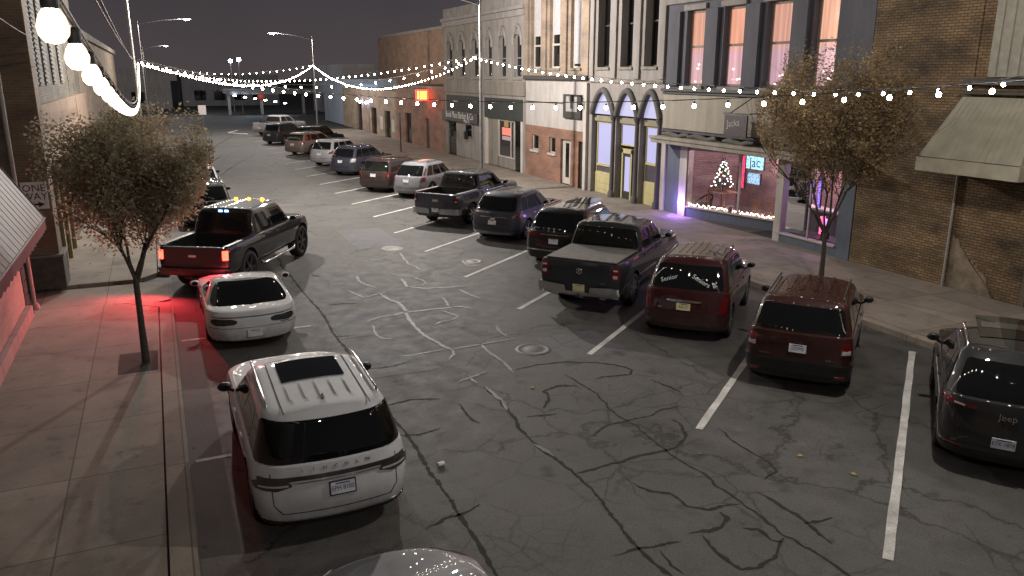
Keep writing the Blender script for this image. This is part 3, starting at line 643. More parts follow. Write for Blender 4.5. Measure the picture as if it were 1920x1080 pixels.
plate(D, .40, None); patch('panel_gap', D.body, line(D.body, [(-.9, .775), (.9, .775)], .012), MT['seam'], D.root, .002, .004, 0)
patch('panel_gap', D.body, line(D.body, [(-1.0, .53), (1.0, .53)], .010), MT['seam'], D.root, .002, .004, 0)
patch('bumper_trim', D.body, [(-.8, .19), (.8, .19), (.8, .24), (-.8, .24)], MT['black'], D.root, .008, .015, .02)
patch('badge', D.body, [(.55, .565), (.76, .56), (.76, .58), (.55, .585)], MT['seam'], D.root, .004, .004, .004)
doors(D, (-.55, .75), handles=True)

# --- lifted dark pickup pulling out of the alley mouth
dk = paint('charcoal_paint', (.016, .013, .014), .3)
D = vehicle('pickup_truck', 'lifted dark pickup with red tail lamps lit and orange roof markers', 'pickup truck', 2.10, 25.05, 31,
    dict(L=6.15, W=2.02, H=2.10, zb=1.36, gc=.55, hood=1.28, cowl=1.45, run=.7, rrun=.18, rover=1.72, tum=.16, rr=.12, R=.52, tw=.32, wb=3.85, fo=1.0, mat=dk, rimm='darkalloy', rim='six', br=.03, rearb=.03, cabr=.16, bed=1.66,
         wins=((.03, .44), (.49, .97)), glassrear=(.14, .86)), KL)
both('tail_lamp', D, [(.84, 1.02), (.99, 1.02), (.99, 1.27), (.84, 1.27)], MT['brake'], .012, .02)
for sg in (-1, 1):
    li = bpy.data.lights.new('brake_light', 'SPOT'); li.spot_size = R(162); li.spot_blend = .6; li.energy = 430 if sg < 0 else 230; li.color = (1, .06, .08); li.shadow_soft_size = .08; lo = bpy.data.objects.new('brake_light', li); col.objects.link(lo); lo.parent = D.root; lo.location = (sg*.9, D.yr-.10, 1.14); lo.rotation_euler = (R(-74), 0, R(-6 if sg < 0 else 4))
patch('tailgate', D.body, [(-.8, .86), (.8, .86), (.8, 1.33), (-.8, 1.33)], dk, D.root, .008, .01, .03)
patch('emblem', D.body, [(-.11, 1.09), (.11, 1.09), (.11, 1.15), (-.11, 1.15)], MT['chrome'], D.root, .014, .006, .02)
bumper(D, .62, .80, MT['darkalloy'], .09, .3); plate(D, .705, None); D.root.children[-1].location.y -= .09
mb = MB(); hw = D.hw
for sg in (-1, 1): mb.box(sg*(hw-.085)-.06, sg*(hw-.085)+.06, D.yr+.12, D.yr+1.78, D.zb+.004, D.zb+.03)
mb.build('bed_rail_cap', MT['darkalloy'], D.root)
for sg in (-1, 1):
    mb = MB(); mb.tube([(sg*(hw-.02), D.axles[1]+.75, .52), (sg*(hw+.04), D.axles[1]+.9, .48), (sg*(hw+.04), D.axles[0]-.85, .48), (sg*(hw-.02), D.axles[0]-.7, .52)], .04, 8); mb.build('side_step', MT['chrome'], D.root)
for x in (-.42, 0, .42):
    mb = MB(); mb.lathe([(.06, 0), (.055, .03), (.03, .055), (0, .06)], 'z', 10); o = mb.build('roof_marker', MT['amber'], D.root); o.location = (x, .55, D.H-.005)
mb = MB()
for x in (-.09, .09): mb.box(x-.05, x+.05, -.02, .02, -.025, .025)
o = mb.build('cargo_lamp', MT['blue'], D.root); z = D.ze-.05; o.location = (0, D.cab.at(z)[2]-.03, z)
doors(D, (-.98, .02, 1.1), handles=True, hm=MT['chrome'])
mb = MB(); mb.box(-.28, .28, D.yr-.02, D.yr+.06, .50, .56); mb.tube([(0, D.yr+.05, .53), (0, D.yr-.16, .53)], .03, 6); mb.build('tow_hitch', MT['black'], D.root)

# --- right row, nearest first
blk = paint('black_paint', (.012, .013, .014), .25)
cher = paint('garnet_paint', (.034, .007, .007), .3); maroon = paint('maroon_paint', (.030, .008, .006), .32); ramp_ = paint('dark_granite_paint', (.020, .022, .026), .3)
def place(rx, ry, deg, L): return rx+sin(R(deg))*L/2, ry+cos(R(deg))*L/2, deg
x, y, a = place(10.95, 6.75, 50, 4.62)
D = vehicle('parked_suv', 'black SUV with slim red tail lamps, cut off by the right edge', 'SUV', x, y, a,
    dict(L=4.62, W=1.97, H=1.74, zb=1.16, hood=1.06, cowl=1.3, run=.9, rrun=.62, tum=.2, rr=.32, mat=blk, br=.15, rearb=.13, wb=2.7, rimm='darkalloy', glassrear=(.08, .84), crown=.045), KR)
both('tail_lamp', D, [(.50, 1.02), (.86, 1.035), (1.05, 1.05), (1.05, 1.11), (.84, 1.095), (.5, 1.06)], MT['red_lens'], .012, .02)
both('lamp_strip', D, [(.66, 1.035), (.80, 1.045), (.80, 1.07), (.66, 1.06)], MT['clear_lens'], .016, .008)
plate(D, .60, 'ETK 1878', dx=-.12); rtext(D, -.10, .97, 'Jeep', .13, MT['chrome'], 1.1)
both('reflector', D, [(.62, .43), (.92, .44), (.92, .475), (.62, .465)], MT['red_lens'], .012, .012)
patch('bumper_trim', D.body, [(-1.1, .24), (1.1, .24), (1.1, .40), (-1.1, .40)], MT['black'], D.root, .010, .015, .03)
hatch(D, .78, .5, 1.08); doors(D, (-1.0, .05, 1.05)); rails(D, .05, 'chrome', .04, .3, .2, .022)
roofpanel('sunroof', D, -.48, .48, -.75, .55, MT['glass'], .010); roofpanel('roof_panel', D, -.42, .42, -.2, .15, MT['smoke_lens'], .014)

x, y, a = place(10.55, 10.72, 50, 4.41)
D = vehicle('parked_suv', 'boxy dark red SUV with squared tail lamps and a bluish white plate', 'SUV', x, y, a,
    dict(L=4.41, W=1.92, H=1.73, zb=1.14, hood=1.06, cowl=1.15, run=.65, rrun=.30, tum=.15, rr=.22, mat=maroon, br=.07, rearb=.06, wb=2.635, glassrear=(.10, .84), crown=.035), KR)
both('tail_lamp', D, [(.74, .80), (.95, .80), (.95, 1.05), (.74, 1.05)], MT['red_lens'], .012, .03)
both('lamp_strip', D, [(.77, .83), (.93, .83), (.93, .91), (.77, .91)], MT['clear_lens'], .017, .015)
plate(D, .865, '2ZDM2', mat='plate'); rtext(D, .0, .985, 'Jeep', .085, MT['chrome'], 1.1); rtext(D, -.58, .70, 'PATRIOT', .05, MT['chrome']); rtext(D, .55, .70, '4x4', .06, MT['chrome'])
bumper(D, .30, .62, MT['black'], .02, .5); hatch(D, .74, .64, 1.03)
both('reflector', D, [(.66, .36), (.86, .36), (.86, .42), (.66, .42)], MT['red_lens'], .03, .012)
doors(D, (-.92, -.02, .98), hm=MT['chrome']); rails(D, .06, 'black', .045)
for x_ in (-.36, -.12, .12, .36): roofpanel('roof_rib', D, x_-.03, x_+.03, -1.1, .2, maroon, .008, 2, 6)

x, y, a = place(10.38, 14.05, 47, 4.55)
D = vehicle('parked_suv', 'wine red SUV with chrome bar, yellow plate and white scrawl on its rear glass', 'SUV', x, y, a,
    dict(L=4.55, W=1.93, H=1.79, zb=1.14, hood=1.06, cowl=1.2, run=.75, rrun=.42, tum=.17, rr=.26, mat=cher, br=.10, rearb=.08, wb=2.85, glassrear=(.10, .85), crown=.04), KR)
both('tail_lamp', D, [(.72, .66), (.90, .70), (.98, 1.03), (.80, 1.04), (.78, .85)], MT['red_lens'], .012, .04)
patch('chrome_bar', D.body, [(-.40, .90), (.36, .90), (.38, .945), (-.40, .955)], MT['chrome'], D.root, .025, .012, .02)
plate(D, .795, 'AAJ 25', mat='plate_y', dx=-.02); rtext(D, -.55, .74, 'GMC', .05, MT['chrome'])
bumper(D, .30, .56, cher, .012, .5); hatch(D, .74, .60, 1.0)
rs = D.cab
for s_, z_, t_, rot in ((-.42, 1.36, 'Senior', .35), (.30, 1.36, 'Seniors', -.5), (.60, 1.30, '26', -1.3)):
    p = rs.pt(s_, z_); n = rs.nrm(s_, z_); xx = V((0, 0, 1)).cross(n); q = text_mesh(t_, .15, MT['plate'], D.rear, frame_mtx(p+n*.011, xx, n.cross(xx)) @ M4.Rotation(rot, 4, 'Z'), 'window_writing', .001)
doors(D, (-.95, 0, 1.0)); rails(D, .05, 'black', .045)
for x_ in (-.4, -.24, -.08, .08, .24, .4): roofpanel('roof_rib', D, x_-.02, x_+.02, -1.1, .25, cher, .008, 2, 6)
mb = MB(); mb.tube([(0, -1.55, D.H-.06), (0, -1.62, D.H+.16)], .006, 5); mb.build('antenna', MT['black'], D.root)

x, y, a = place(9.32, 17.02, 50, 5.85)
D = vehicle('pickup_truck', 'dark pickup with a flat bed cover and silver stepped rear bumper', 'pickup truck', x, y, a,
    dict(L=5.85, W=2.16, H=1.96, zb=1.30, gc=.38, hood=1.22, cowl=1.5, run=.8, rrun=.16, rover=1.72, tum=.17, rr=.10, R=.42, tw=.28, wb=3.6, fo=1.0, mat=ramp_, rim='ten', br=.03, rearb=.03, cabr=.16, wins=((.03, .44), (.48, .97)), glassrear=(.13, .87), crown=.04), KR)
ram = D
mb = MB(); mb.box(-D.hw+.13, D.hw-.13, D.yr+.10, D.yr+1.80, D.zb+.010, D.zb+.045); bevel(mb.build('bed_cover', plain('vinyl_cover', (.16, .15, .14), .75, var=.2), D.root), .02)
both('tail_lamp', D, [(.84, .88), (1.06, .88), (1.06, 1.23), (.84, 1.23)], MT['red_lens'], .012, .03)
both('lamp_strip', D, [(.89, .95), (1.0, .95), (1.0, 1.03), (.89, 1.03)], MT['clear_lens'], .017, .015)
both('lamp_strip', D, [(.89, 1.13), (1.0, 1.13), (1.0, 1.17), (.89, 1.17)], MT['clear_lens'], .017, .01)
patch('tailgate', D.body, [(-.79, .74), (.79, .74), (.79, 1.265), (-.79, 1.265)], ramp_, D.root, .007, .01, .03)
mb = MB(); mb.lathe([(0, -.02), (.075, -.018), (.085, -.008), (.085, 0)], 'y', 18); o = mb.build('emblem', MT['chrome'], D.root); o.location = D.body.pt(0, 1.06)+V((0, -.012, 0))
for sg in (-1, 1):
    mb = MB(); mb.tube([(sg*.012, 0, -.045), (sg*.03, 0, .0), (sg*.05, 0, .035), (sg*.055, 0, .0), (sg*.04, 0, -.01)], .011, 5); mb.build('emblem_horn', MT['seam'], o).location = (0, -.022, 0)
rtext(D, .62, .80, 'HEMI', .05, MT['chrome']); rtext(D, 0, 1.22, 'RAM', .045, MT['seam'], 1.6)
# stepped chrome bumper: two shoulders and a low middle
cb = lambda ol: patch('rear_bumper', D.body, ol, MT['chrome'], D.root, .12, .03, .03)
cb([(-1.02, .50), (-.30, .50), (-.34, .70), (-1.02, .74)]); cb([(.30, .50), (1.02, .50), (1.02, .74), (.34, .70)]); cb([(-.31, .49), (.31, .49), (.31, .56), (-.31, .56)])
po = plate(D, .64, None, mat='plate_y')
both('exhaust_tip', D, [(.55, .40), (.72, .40), (.72, .45), (.55, .45)], MT['chrome'], .05, .02)
doors(D, (-1.0, .0, 1.1), hm=MT['black'])
mb = MB(); mb.box(-.3, .3, D.yr+.02, D.yr+.1, .40, .46); mb.tube([(0, D.yr+.1, .43), (0, D.yr-.18, .43)], .03, 6); mb.build('tow_hitch', MT['black'], D.root)

x, y, a = place(10.83, 21.5, 50, 4.85)
D = vehicle('parked_suv', 'black SUV with wide red tail lamps, next to the covered-bed pickup', 'SUV', x, y, a,
    dict(L=4.85, W=2.06, H=1.76, zb=1.10, hood=1.05, cowl=1.35, run=.85, rrun=.45, tum=.19, rr=.26, R=.39, mat=blk, br=.10, rearb=.09, wb=2.9, glassrear=(.09, .85), crown=.04), KR)
both('tail_lamp', D, [(.52, .93), (1.05, .93), (1.05, 1.06), (.62, 1.06)], MT['red_lens'], .012, .03)
patch('chrome_strip', D.body, [(-.48, 1.0), (.48, 1.0), (.48, 1.03), (-.48, 1.03)], MT['chrome'], D.root, .012, .01, .01)
patch('bumper_strip', D.body, [(-.95, .52), (.95, .52), (.95, .555), (-.95, .555)], MT['chrome'], D.root, .016, .01, .01)
plate(D, .82, None); hatch(D, .78, .58, 1.05); doors(D, (-1.0, .05, 1.1), hm=MT['chrome']); rails(D, .05, 'chrome', .04)
roofpanel('sunroof', D, -.46, .46, -.5, .7, MT['glass'], .010)

nav = paint('dark_blue_grey_paint', (.030, .033, .050), .3)
x, y, a = place(10.6, 25.9, 50, 4.68)
D = vehicle('parked_suv', 'dark blue grey SUV beside the blue grey pickup with the open bed', 'SUV', x, y, a,
    dict(L=4.68, W=1.95, H=1.68, zb=1.05, hood=1.0, cowl=1.25, run=.85, rrun=.5, tum=.18, rr=.3, mat=nav, br=.12, rearb=.11, wb=2.73, crown=.045), KR)
both('tail_lamp', D, [(.66, .90), (1.0, .92), (1.05, 1.0), (.80, 1.02)], MT['red_lens'], .012, .03)
patch('skid_plate', D.body, [(-.75, .28), (.75, .28), (.85, .38), (-.85, .38)], MT['alloy'], D.root, .016, .012, .03)
patch('emblem', D.body, [(-.09, .80), (.09, .80), (.09, .86), (-.09, .86)], MT['plate_y'], D.root, .012, .01, .02)
patch('chrome_strip', D.body, [(-.5, .875), (.5, .875), (.5, .9), (-.5, .9)], MT['chrome'], D.root, .010, .01, .008)
plate(D, .70, None); hatch(D, .76, .5, 1.0); doors(D, (-1.0, .05, 1.05), hm=MT['chrome']); rails(D, .05, 'chrome', .04)

blu = paint('blue_grey_paint', (.045, .045, .062), .3)
x, y, a = place(9.68, 29.5, 50, 5.85)
D = vehicle('pickup_truck', 'blue grey pickup with an empty open bed and pale rear bumper in the right-hand row', 'pickup truck', x, y, a,
    dict(L=5.85, W=2.03, H=1.95, zb=1.30, gc=.38, hood=1.22, cowl=1.5, run=.8, rrun=.16, rover=1.72, tum=.17, rr=.10, R=.41, tw=.27, wb=3.68, fo=.95, mat=blu, rim='six', br=.03, rearb=.03, cabr=.16, bed=1.66, wins=((.03, .44), (.48, .97)), glassrear=(.13, .87), crown=.04, cabmat=blk), KR)
both('tail_lamp', D, [(.84, .94), (1.02, .94), (1.02, 1.22), (.84, 1.22)], MT['red_lens'], .012, .03)
both('lamp_strip', D, [(.88, 1.0), (.97, 1.0), (.97, 1.06), (.88, 1.06)], MT['clear_lens'], .017, .015)
patch('tailgate', D.body, [(-.79, .78), (.79, .78), (.79, 1.26), (-.79, 1.26)], blu, D.root, .007, .01, .03)
patch('emblem', D.body, rpoly([(-.13, .99), (.13, .99), (.13, 1.09), (-.13, 1.09)], .05), MT['chrome'], D.root, .012, .006, 0)
cb = lambda ol: patch('rear_bumper', D.body, ol, MT['alloy'], D.root, .10, .03, .03)
cb([(-1.1, .54), (-.22, .54), (-.24, .72), (-1.1, .74)]); cb([(.22, .54), (1.1, .54), (1.1, .74), (.24, .72)])
plate(D, .66, None); doors(D, (-1.0, .0, 1.1)); 
mb = MB()
for sg in (-1, 1): mb.box(sg*(D.hw-.085)-.06, sg*(D.hw-.085)+.06, D.yr+.12, D.yr+1.78, D.zb+.004, D.zb+.03)
mb.build('bed_rail_cap', MT['alloy'], D.root)

# far part of the right row: plain SUVs and a pickup, each with its own paint, lamps and plate
def simple(lab, rx, ry, deg, mat, over, plate_z=.8, lamp='red_lens', cat='SUV', nm='parked_suv'):
    q = dict(L=4.6, W=1.85, H=1.68, zb=1.04, hood=.98, cowl=1.2, run=.8, rrun=.42, tum=.17, rr=.28, mat=mat, br=.11, rearb=.09, wb=2.7, crown=.04); q.update(over)
    x, y, a = place(rx, ry, deg, q['L']); D = vehicle(nm, lab, cat, x, y, a, q, KR)
    z = D.zb
    both('tail_lamp', D, [(.68, z-.22), (.98, z-.2), (1.0, z-.02), (.76, z-.01)], MT[lamp], .012, .03)
    bumper(D, D.gc+.06, D.gc+.28, mat, .02, .5); plate(D, plate_z, None); hatch(D, .74, D.gc+.3, z-.03); doors(D, (-.95, .02, 1.0)); rails(D, .06, 'black', .04)
    return D
sil = paint('silver_paint', (.34, .34, .36), .32, .3); tan_ = paint('champagne_paint', (.17, .13, .115), .32); dmar = paint('dark_maroon_paint', (.030, .017, .016), .3); ind = paint('indigo_paint', (.030, .031, .05), .3)
D = simple('silver rounded SUV with tall red tail lamps, behind the blue grey pickup bed', 10.65, 36.9, 48, paint('grey_silver_paint', (.20, .20, .22), .3, .3), dict(rrun=.55, rr=.36, br=.16), .86)
both('tail_lamp', D, [(.78, 1.12), (.86, 1.12), (.83, 1.42), (.76, 1.42)], MT['red_lens'], .012, .02, D.cab)
D = simple('dark maroon SUV with a wide upright tail beside the silver rounded SUV', 9.7, 39.5, 50, dmar, dict(W=1.9, rr=.2, br=.05, rrun=.3), .88)
D = simple('indigo SUV with pale tail lamps, past the empty stall beyond the dark maroon SUV', 9.6, 46.9, 50, ind, dict(), .85, 'clear_lens')
D = simple('silver SUV with brownish tail lamps, half hidden beyond the indigo SUV', 9.4, 52.4, 50, sil, dict(), .8)
D = simple('champagne wagon with a long dark side window, beyond the silver SUV', 8.95, 60.4, 50, tan_, dict(H=1.62, L=4.8), .8)
D = simple('dark SUV with a pale bumper, second from the far end of the right-hand row', 8.6, 70.6, 50, nav, dict(H=1.75), .8)
D = simple('black SUV with a long roof, between the champagne wagon and the dark far SUV', 10.2, 64.6, 50, blk, dict(H=1.8, L=4.9), .8)
x, y, a = place(9.0, 80.2, 52, 5.7)
D = vehicle('pickup_truck', 'silver white pickup at the far end of the right-hand row', 'pickup truck', x, y, a,
    dict(L=5.7, W=2.0, H=1.92, zb=1.28, gc=.38, hood=1.2, cowl=1.5, run=.8, rrun=.16, rover=1.72, tum=.17, rr=.10, R=.41, tw=.27, wb=3.6, mat=sil, br=.03, rearb=.03, cabr=.16, bed=1.66, wins=((.03, .44), (.48, .97))), KR)
both('tail_lamp', D, [(.84, .94), (1.0, .94), (1.0, 1.22), (.84, 1.22)], MT['red_lens'], .012, .03); bumper(D, .5, .68, MT['alloy'], .08, .3); plate(D, .8, None); doors(D, (-1.0, 0, 1.1))
# left kerb, beyond the pickup
def left(lab, x, y, mat, over, deg=0):
    q = dict(L=4.7, W=1.88, H=1.70, zb=1.05, hood=.98, cowl=1.25, run=.8, rrun=.45, tum=.17, rr=.28, mat=mat, br=.11, rearb=.09, wb=2.75, crown=.04); q.update(over)
    D = vehicle('parked_suv', lab, 'SUV', x, y, deg, q, KL)
    both('tail_lamp', D, [(.68, D.zb-.22), (.98, D.zb-.2), (1.0, D.zb-.02), (.76, D.zb-.01)], MT['red_lens'], .012, .03); plate(D, .8, None); doors(D, (-.95, .02, 1.0)); rails(D, .06, 'chrome', .04); hatch(D, .74, .5, 1.0)
    return D
left('black SUV with roof rails, just beyond the lifted pickup on the left kerb', 1.5, 35.0, blk, dict())
left('pale silver SUV, middle of the three vehicles glimpsed past the left tree', 1.55, 41.5, sil, dict())
left('dark tall SUV, farthest vehicle along the left kerb past the tree', 1.75, 48.5, blk, dict(H=1.85))
# car in the bottom edge of the picture: only its bonnet is in view
gry = paint('warm_silver_paint', (.17, .17, .18), .3, .35)
D = vehicle('parked_sedan', 'silver grey sedan at the bottom edge, only its bonnet and headlamp in view', 'sedan', 1.72, 5.42, 1,
    dict(L=4.75, W=1.84, H=1.45, zb=.96, gc=.2, hood=.74, deck=.94, cowl=1.38, run=.95, rrun=.75, rover=.45, tum=.2, rr=.3, mat=gry, R=.34, wb=2.75, fo=.95, br=.15, bf=.32, wins=((.04, .40), (.43, .97)), mirmat=gry), KL)
for sg in (-1, 1):
    L = D.body.at(.80); S = sum(D.body.segs(L)); c = [(S-.92, .80), (S-.55, .70), (S-.52, .82), (S-.72, .93), (S-1.15, .95)]
    hl = patch('headlamp', D.body, c if sg > 0 else mir(c), MT['clear_lens'], D.root, .012, .015, .03)
    c = [(S-1.10, .90), (S-.86, .87), (S-.86, .90), (S-1.1, .935)]; patch('amber_reflector', D.body, c if sg > 0 else mir(c), plain('amber_lens', (.5, .12, .02), .15, coat=1), D.root, .018, .01, .01)

# ------------------------------------------------------------------ street lamps and string lights
def street_lamp(label, x, y, side, arm, h=9.05, power=900, c=(1, .93, .86)):
    t = thing('street_lamp', label, 'street lamp', (x, y, .13), 0, 'street lamps')
    mb = MB(); mb.tube([(0, 0, 0), (0, 0, .3), (0, 0, h-.13), (0, 0, h+.05)], [.12, .085, .05, .045], 12); mb.build('pole', MT['pole'], t)
    mb = MB(); mb.tube([(0, 0, h-.25), (side*arm*.5, 0, h+.12), (side*arm*.95, 0, h+.28)], [.04, .035, .03], 8); mb.build('arm', MT['pole'], t)
    mb = MB(); a = side*(arm+.25); z = h+.28
    mb.lathe([(0, -.42), (.07, -.40), (.12, -.2), (.15, .1), (.12, .34), (0, .4)], 'x', 14, (a, 0, z)); mb.v = [(p[0], p[1], z+(p[2]-z)*.45) for p in mb.v]; head = mb.build('lamp_head', MT['pole'], t)
    mb = MB(); mb.lathe([(.13, 0), (.12, -.04), (.07, -.07), (0, -.08)], 'z', 16, (a, 0, z-.05)); mb.v = [(a+(p[0]-a)*1.7, p[1], p[2]) for p in mb.v]; mb.build('lamp_lens', MT['lamp'], head)
    if power:
        li = bpy.data.lights.new('lamp_light', 'POINT'); li.energy = power; li.color = c; li.shadow_soft_size = .14
        o = bpy.data.objects.new('lamp_light', li); col.objects.link(o); o.parent = t; o.location = (a, 0, z-.30)
    return t
street_lamp('galvanised street lamp with light strings peaking on its pole before the hooded windows', 14.45, 36.6, -1, 3.1, power=6800)
street_lamp('far street lamp on the right kerb with its arm reaching left over the road', 14.45, 80, -1, 3.4, power=4500)
street_lamp('left kerb street lamp where several light strings meet above the tree', -.55, 36.6, 1, 2.6, power=4700)
street_lamp('farthest street lamp on the left kerb, a small lit head against the sky', -.55, 80, 1, 3.8, h=10.1, power=3000)
street_lamp('tiny lamp on the left beyond the farthest left kerb lamp', -.6, 122, 1, 2.7, power=1800)
street_lamp('street lamp beside the camera on the right kerb', 14.45, 8.5, -1, 3.0, power=1700)
street_lamp('street lamp behind the camera on the left kerb', -.55, -6, 1, 2.6, power=1200)

bm_ = MB(); bm_.lathe([(0, -.062), (.028, -.056), (.046, -.034), (.050, -.008), (.040, .026), (.026, .048)], 'z', 12)
BULB = bm_.mesh('bulb', MT['bulb'])
def bulbshape():
    m, nt, b = newmat('near_bulb_glass'); lw = N(nt, 'ShaderNodeLayerWeight', Blend=.35); b.inputs['Base Color'].default_value = (.3, .25, .18, 1); b.inputs['Roughness'].default_value = .1
    nt.links.new(ramp(nt, lw.outputs['Facing'], [(.15, (1, .90, .74)), (.75, (.11, .066, .024))]), b.inputs['Emission Color']); b.inputs['Emission Strength'].default_value = 14; return m
NEARBULB = bm_.mesh('bulb', bulbshape())
so_ = MB(); so_.lathe([(.026, .046), (.028, .052), (.028, .105), (.014, .115), (0, .116)], 'z', 8); SOCK = so_.mesh('socket', MT['wire'])
def string(label, a, b, zf, sp=.66, t0=0, t1=1, xf=None, maxn=100, sock=True, bs=.66, near=False):
    a, b = V(a).to_3d(), V(b).to_3d(); L = (b-a).length; n = int(L*(t1-t0)/sp); n = min(n, maxn)
    P = lambda t: V((a.x+(b.x-a.x)*t, a.y+(b.y-a.y)*t, zf(t)))
    o = thing('string_light', label, 'string light', P(t0), 0, 'light strings over the street'); org = P(t0)
    mb = MB(); mb.tube([P(lerp(t0, t1, i/48))-org+V((0, 0, .105)) for i in range(49)], .009, 5); mb.build('cable', MT['wire'], o)
    for i in range(n):
        t = lerp(t0, t1, (i+.5)/n); q = link('bulb', NEARBULB if near else BULB, o); q.location = P(t)-org; q.scale = (bs,)*3
        if sock: s_ = link('socket', SOCK, q)
    return o
def quad3(z0, zm, z1):
    """sag curve through z0 at t=0, zm at .5, z1 at 1"""
    c = 2*z0-4*zm+2*z1; b_ = z1-z0-c
    return lambda t: z0+b_*t+c*t*t
string('string of large bulbs sagging along the left kerb, nearest bulbs huge beside the camera', (-.19, .4, 0), (-.40, 36.6, 0), lambda t: 5.25+.00288*((.4+36.2*t)-18)**2, t0=.0425, bs=.74, near=True)
string('string along the right kerb climbing to the pole by the hooded-window building', (14.35, 8.5, 0), (14.35, 36.6, 0), lambda t: (lambda Y: 5.37+(.0024 if Y > 15 else .012)*(Y-15)**2)(8.5+28.1*t))
string('string crossing the whole street from the left pole to the near right corner', (-.35, 36.6, 0), (14.35, -3.5, 0), lambda t: 5.12+(5.2 if t < .46 else 7)*(t-.46)**2)
string('far string running level between the two far lamp poles', (-.45, 80, 0), (14.35, 80, 0), quad3(6.5, 5.75, 6.55), sp=.6)
string('far string dipping from the left pole to the far right lamp', (-.35, 36.6, 0), (14.35, 80, 0), quad3(6.3, 5.05, 6.55), sp=.6)
string('tight string drooping along the right kerb between the two right lamp poles', (14.35, 80, 0), (14.35, 36.6, 0), quad3(6.55, 4.75, 6.6))
string('string from the far left pole up to the pole by the hooded-window building', (-.45, 80, 0), (14.35, 36.6, 0), quad3(6.5, 5.3, 6.6))
string('string straight across the street between the facing lamp poles', (-.35, 36.6, 0), (14.35, 36.6, 0), quad3(6.3, 5.25, 6.6))
# service cables over the left pavement
for i, (p0, p1, sg) in enumerate([((-.60, 36.6, 6.4), (-.50, -3, 7.6), .25), ((-.62, 36.6, 6.45), (-.78, -3, 8.1), .3), ((-3.2, 30, 6.9), (-.72, -3, 6.9), .2)]):
    mb = MB(); p0, p1 = V(p0), V(p1); pts = [p0.lerp(p1, k/24)-V((0, 0, sg*4*(k/24)*(1-k/24))) for k in range(25)]
    mb.tube(pts, .016 if i < 2 else .01, 5); tag(mb.build('overhead_cable', plain('grey_cable%d' % i, (.16, .15, .145), .7)), ['thick grey cable rising from the left pole past the bulbs', 'outer thick grey cable beside its twin above the left tree', 'thin cable slanting over the nearest big bulbs'][i], 'cable', 'service cables above the left pavement')

# ------------------------------------------------------------------ facades
def wall(mb, X, Y0, Y1, z0, z1, holes, depth=.25, mi=0, rmi=None):
    """street wall facing -X with rectangular openings (ya, yb, za, zb) and their reveals"""
    ys = sorted({Y0, Y1, *[h[0] for h in holes], *[h[1] for h in holes]}); zs = sorted({z0, z1, *[h[2] for h in holes], *[h[3] for h in holes]})
    ys = [y for y in ys if Y0 <= y <= Y1]; zs = [z for z in zs if z0 <= z <= z1]
    for a, b in zip(ys, ys[1:]):
        for c, d in zip(zs, zs[1:]):
            ym, zm = (a+b)/2, (c+d)/2
            if any(h[0] < ym < h[1] and h[2] < zm < h[3] for h in holes): continue
            mb.quad((X, a, c), (X, a, d), (X, b, d), (X, b, c), mi=mi)
    D = X+depth; r = mi if rmi is None else rmi
    for a, b, c, d in holes:
        mb.quad((X, a, c), (D, a, c), (D, a, d), (X, a, d), mi=r); mb.quad((X, b, c), (X, b, d), (D, b, d), (D, b, c), mi=r)
        mb.quad((X, a, c), (X, b, c), (D, b, c), (D, a, c), mi=r); mb.quad((X, a, d), (D, a, d), (D, b, d), (X, b, d), mi=r)
def shellbox(mb, X, Y0, Y1, z1, depth=14, mi=0, z0=0, roofmi=None):
    D = X+depth
    mb.quad((X, Y0, z0), (D, Y0, z0), (D, Y0, z1), (X, Y0, z1), mi=mi); mb.quad((X, Y1, z0), (X, Y1, z1), (D, Y1, z1), (D, Y1, z0), mi=mi)
    mb.quad((D, Y0, z0), (D, Y1, z0), (D, Y1, z1), (D, Y0, z1), mi=mi); mb.quad((X, Y0, z1), (D, Y0, z1), (D, Y1, z1), (X, Y1, z1), mi=mi if roofmi is None else roofmi)
def window(par, X, ya, yb, za, zb, pane, fr, dep=.18, fw=.06, mull=(), trans=(), name='window', sill=None):
    """frame with its pane, set back in an opening"""
    x = X+dep; mb = MB()
    for b in ((ya, ya+fw, za, zb), (yb-fw, yb, za, zb), (ya+fw, yb-fw, za, za+fw), (ya+fw, yb-fw, zb-fw, zb)): mb.box(x-.05, x+.02, *b)
    for y in mull: mb.box(x-.045, x+.02, y-fw*.4, y+fw*.4, za+fw, zb-fw)
    for z in trans: mb.box(x-.05, x+.02, ya+fw, yb-fw, z-fw*.5, z+fw*.5)
    w = mb.build(name, fr, par)
    mb = MB(); mb.quad((x, ya+fw*.6, za+fw*.6), (x, ya+fw*.6, zb-fw*.6), (x, yb-fw*.6, zb-fw*.6), (x, yb-fw*.6, za+fw*.6)); mb.build('pane', pane, w)
    if sill: mb = MB(); mb.box(X-.09, X+.05, ya-.1, yb+.1, za-.13, za-.005); bevel(mb.build('sill', sill, w), .012)
    return w
SPLIT = {'pier', 'corner_pilaster', 'pilaster', 'shop_front', 'poster', 'shop_trim', 'window', 'column', 'lintel_band', 'plinth'}
def bpart(name, par, mat, *boxes, bv=.012):
    if name in SPLIT and len(boxes) > 1:
        for b in boxes: o = bpart(name, par, mat, b, bv=bv)
        return o
    mb = MB()
    for b in boxes: mb.box(*b)
    o = mb.build(name, mat, par); return bevel(o, bv) if bv else o
def building(label): return thing('shop_building', label, 'building', (0, 0, 0), 0, 'shop buildings along the street')
X = 19.6
DG = plain('night_pane', (.008, .009, .010), .04, spec=.6, var=.05)
brown = brick('brown_brick', (.225, .145, .070), (.145, .092, .045), (.06, .047, .032), stain=.68)
redb = brick('red_brick', (.27, .125, .085), (.21, .095, .065), (.25, .19, .155), stain=.35)
tanb = brick('pale_brick', (.28, .21, .165), (.24, .18, .14), (.28, .24, .2), stain=.3)
